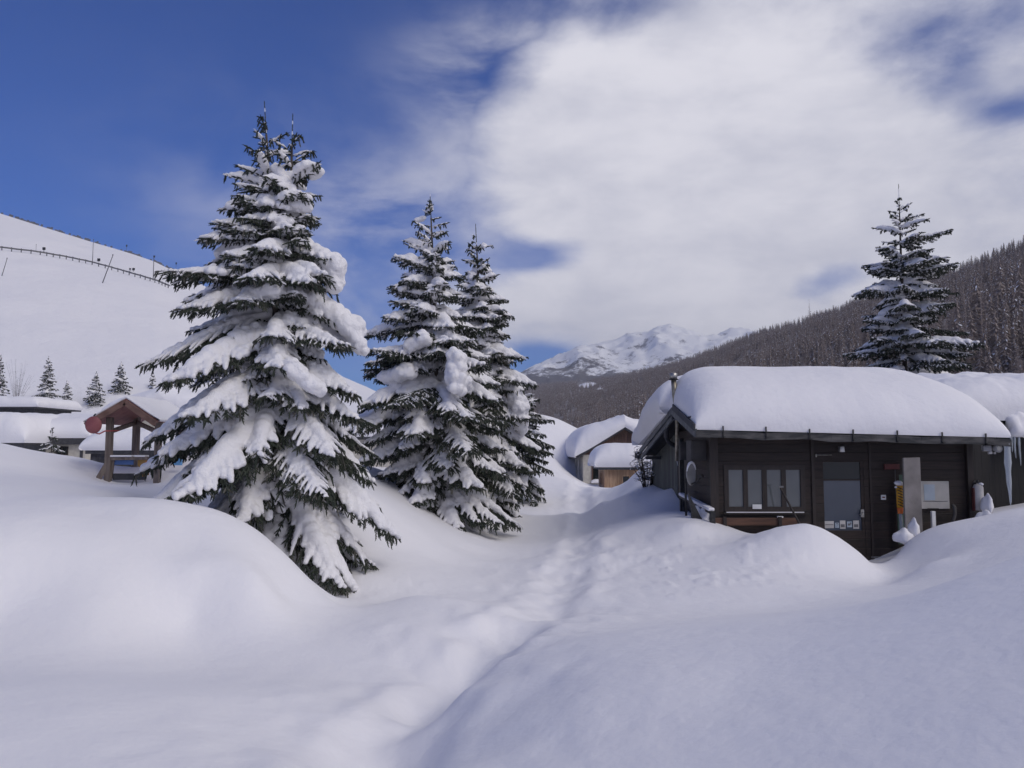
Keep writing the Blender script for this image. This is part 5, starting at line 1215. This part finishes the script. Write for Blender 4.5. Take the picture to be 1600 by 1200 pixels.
for i in range(5):
    me = far_tree_mesh(100 + i, larch=(i in (3, 4)), n=110 if i < 3 else 90, snowy=.13 if i < 3 else .05, w=.19 if i < 3 else .17)
    for m in ((M_FTREE if i < 3 else M_FLARCH), M_FSNOW): me.materials.append(m)
    FT.append(me)
fcol = bpy.data.collections.new('forest_kinds')
for i, me in enumerate(FT):
    o = bpy.data.objects.new('kind_%d' % i, me); fcol.objects.link(o)
rs = np.random.RandomState(77)
NT = 40000
# even cover per square metre of hillside, thinned with distance
u = rs.uniform(560, 2300, NT * 3); v = rs.rand(NT * 3) ** 1.0
p = WOOD.pt(u, v); dist = p[:, 1]
step = 4.0 * 4.0; 
import numpy as _np
fu, cu = WOOD.pt(u, np.zeros_like(u)), WOOD.pt(u, np.ones_like(u))
area = np.abs(cu[:, 1] - fu[:, 1]) * (p[:, 1] / F_PX)          # m2 per photo column at this v
keep = rs.rand(NT * 3) < np.clip(area / np.percentile(area, 90), 0.04, 1) * 1.2 * np.clip(420 / dist, .25, 1.6)
fo_noise = fbm(p[:, 0] / 70, p[:, 1] / 70, 55, 4)
clear = (np.hypot((u - 918) / 18, (700 - (p[:, 2] - CZ) / p[:, 1] * F_PX - 602) / 6) < 1)
keep &= (fo_noise > -.75) & ~clear
p = p[keep][:NT]; dist = dist[keep][:NT]; print('forest trees', len(p))
me = bpy.data.meshes.new('forest'); me.vertices.add(len(p)); me.vertices.foreach_set('co', p.astype(np.float32).ravel())
hgt = (3.8 + 4.0 * rs.rand(len(p))) * np.clip(1 + .25 * (dist - 300) / 900, .85, 1.25)
me.attributes.new('hgt', 'FLOAT', 'POINT').data.foreach_set('value', hgt.astype(np.float32))
me.attributes.new('yaw', 'FLOAT', 'POINT').data.foreach_set('value', (rs.rand(len(p)) * 6.283).astype(np.float32))
kk = rs.choice(5, len(p), p=[.24, .22, .20, .18, .16])
me.attributes.new('sort', 'INT', 'POINT').data.foreach_set('value', kk.astype(np.int32)); me.update()
fobj = link_mesh('forest', me, M_FTREE); tag(fobj, 'brown snow-dusted conifer wood covering the right-hand mountainside', 'forest', kind='stuff')
g = bpy.data.node_groups.new('plant_forest', 'GeometryNodeTree')
g.interface.new_socket('Geometry', in_out='INPUT', socket_type='NodeSocketGeometry'); g.interface.new_socket('Geometry', in_out='OUTPUT', socket_type='NodeSocketGeometry')
N, L = g.nodes, g.links; gi, go = N.new('NodeGroupInput'), N.new('NodeGroupOutput')
def nat(nm, t): a = N.new('GeometryNodeInputNamedAttribute'); a.data_type = t; a.inputs['Name'].default_value = nm; return a.outputs['Attribute']
ci = N.new('GeometryNodeCollectionInfo'); ci.inputs['Collection'].default_value = fcol; ci.inputs['Separate Children'].default_value = True; ci.inputs['Reset Children'].default_value = True
m2p = N.new('GeometryNodeMeshToPoints'); L.new(gi.outputs[0], m2p.inputs['Mesh'])
ip = N.new('GeometryNodeInstanceOnPoints'); L.new(m2p.outputs[0], ip.inputs['Points']); L.new(ci.outputs[0], ip.inputs['Instance']); ip.inputs['Pick Instance'].default_value = True
L.new(nat('sort', 'INT'), ip.inputs['Instance Index'])
cx_ = N.new('ShaderNodeCombineXYZ'); L.new(nat('yaw', 'FLOAT'), cx_.inputs[2])
L.new(cx_.outputs[0], ip.inputs['Rotation']); L.new(nat('hgt', 'FLOAT'), ip.inputs['Scale']); L.new(ip.outputs[0], go.inputs[0])
fobj.modifiers.new('plant', 'NODES').node_group = g
# a snowy clearing high in the wood
U_, V_ = np.meshgrid(np.linspace(893, 950, 40), np.linspace(.0, 1, 260), indexing='ij'); q = WOOD.pt(U_, V_); q[..., 2] += 1.2
yy = 700 - (q[..., 2] - CZ) / q[..., 1] * F_PX
ins = np.minimum(((U_ - 918 - (yy - 602) * -1.6) / 13) ** 2 + ((yy - 602) / 4.2) ** 2, ((U_ - 940) / 5) ** 2 + ((yy - 607.5) / 1.8) ** 2) + .45 * fbm(U_ / 5, yy / 2.5, 8, 3) < 1
idx = np.arange(U_.size).reshape(U_.shape); ff = ins[:-1, :-1]
Q_ = np.stack([idx[:-1, :-1][ff], idx[1:, :-1][ff], idx[1:, 1:][ff], idx[:-1, 1:][ff]], -1)
if len(Q_): tag(link_mesh('snow_field', np_mesh('snow_field', q.reshape(-1, 3), None, Q_, smooth=True), M_HILL), 'snowy clearing in the wooded mountainside', kind='structure')
# trees one can tell apart: the ridge line and the foot of the wood
rs = random.Random(5); sites = []
for px in range(1440, 1600, 9): sites.append((px + rs.uniform(-3, 3), .985, rs.uniform(4, 9)))
for px in range(1000, 1100, 5): sites.append((px, rs.uniform(.03, .12), rs.uniform(9, 13)))
for px in range(1500, 1600, 7): sites.append((px, rs.uniform(.12, .3), rs.uniform(8, 12)))
for i, (px, v, h) in enumerate(sites):
    o = bpy.data.objects.new('conifer', FT[rs.choice([0, 1, 2, 3])]); COL.objects.link(o)
    o.location = WOOD.pt(px, v); o.scale = (h * 1.1, h * 1.1, h); o.rotation_euler = (0, 0, rs.random() * 6.28)
    tag(o, 'dark conifer standing out on the wooded right-hand mountainside', 'tree', 'conifers standing out on the wooded slope')
o = bpy.data.objects.new('larch', FT[3]); COL.objects.link(o); q = WOOD.pt(1266, 1.0); o.location = q; o.scale = (13, 13, 20); tag(o, 'lone tall larch breaking the ridge line of the wooded slope', 'tree')

# ------------------------------------------------------------------ air
M_HAZE = bpy.data.materials.new('haze'); M_HAZE.use_nodes = True; nt = M_HAZE.node_tree; nt.nodes.clear()
vo = nt.nodes.new('ShaderNodeVolumePrincipled'); vo.inputs['Color'].default_value = (0.86, 0.88, 1.0, 1); vo.inputs['Density'].default_value = 0.00022; vo.inputs['Anisotropy'].default_value = 0.0
ou = nt.nodes.new('ShaderNodeOutputMaterial'); nt.links.new(vo.outputs[0], ou.inputs['Volume'])
g = MB(); g.box(-3300, 3300, -3300, 3300, -12, 425); o = g.build('haze', M_HAZE); tag(o, 'thin cold mountain air', kind='stuff')
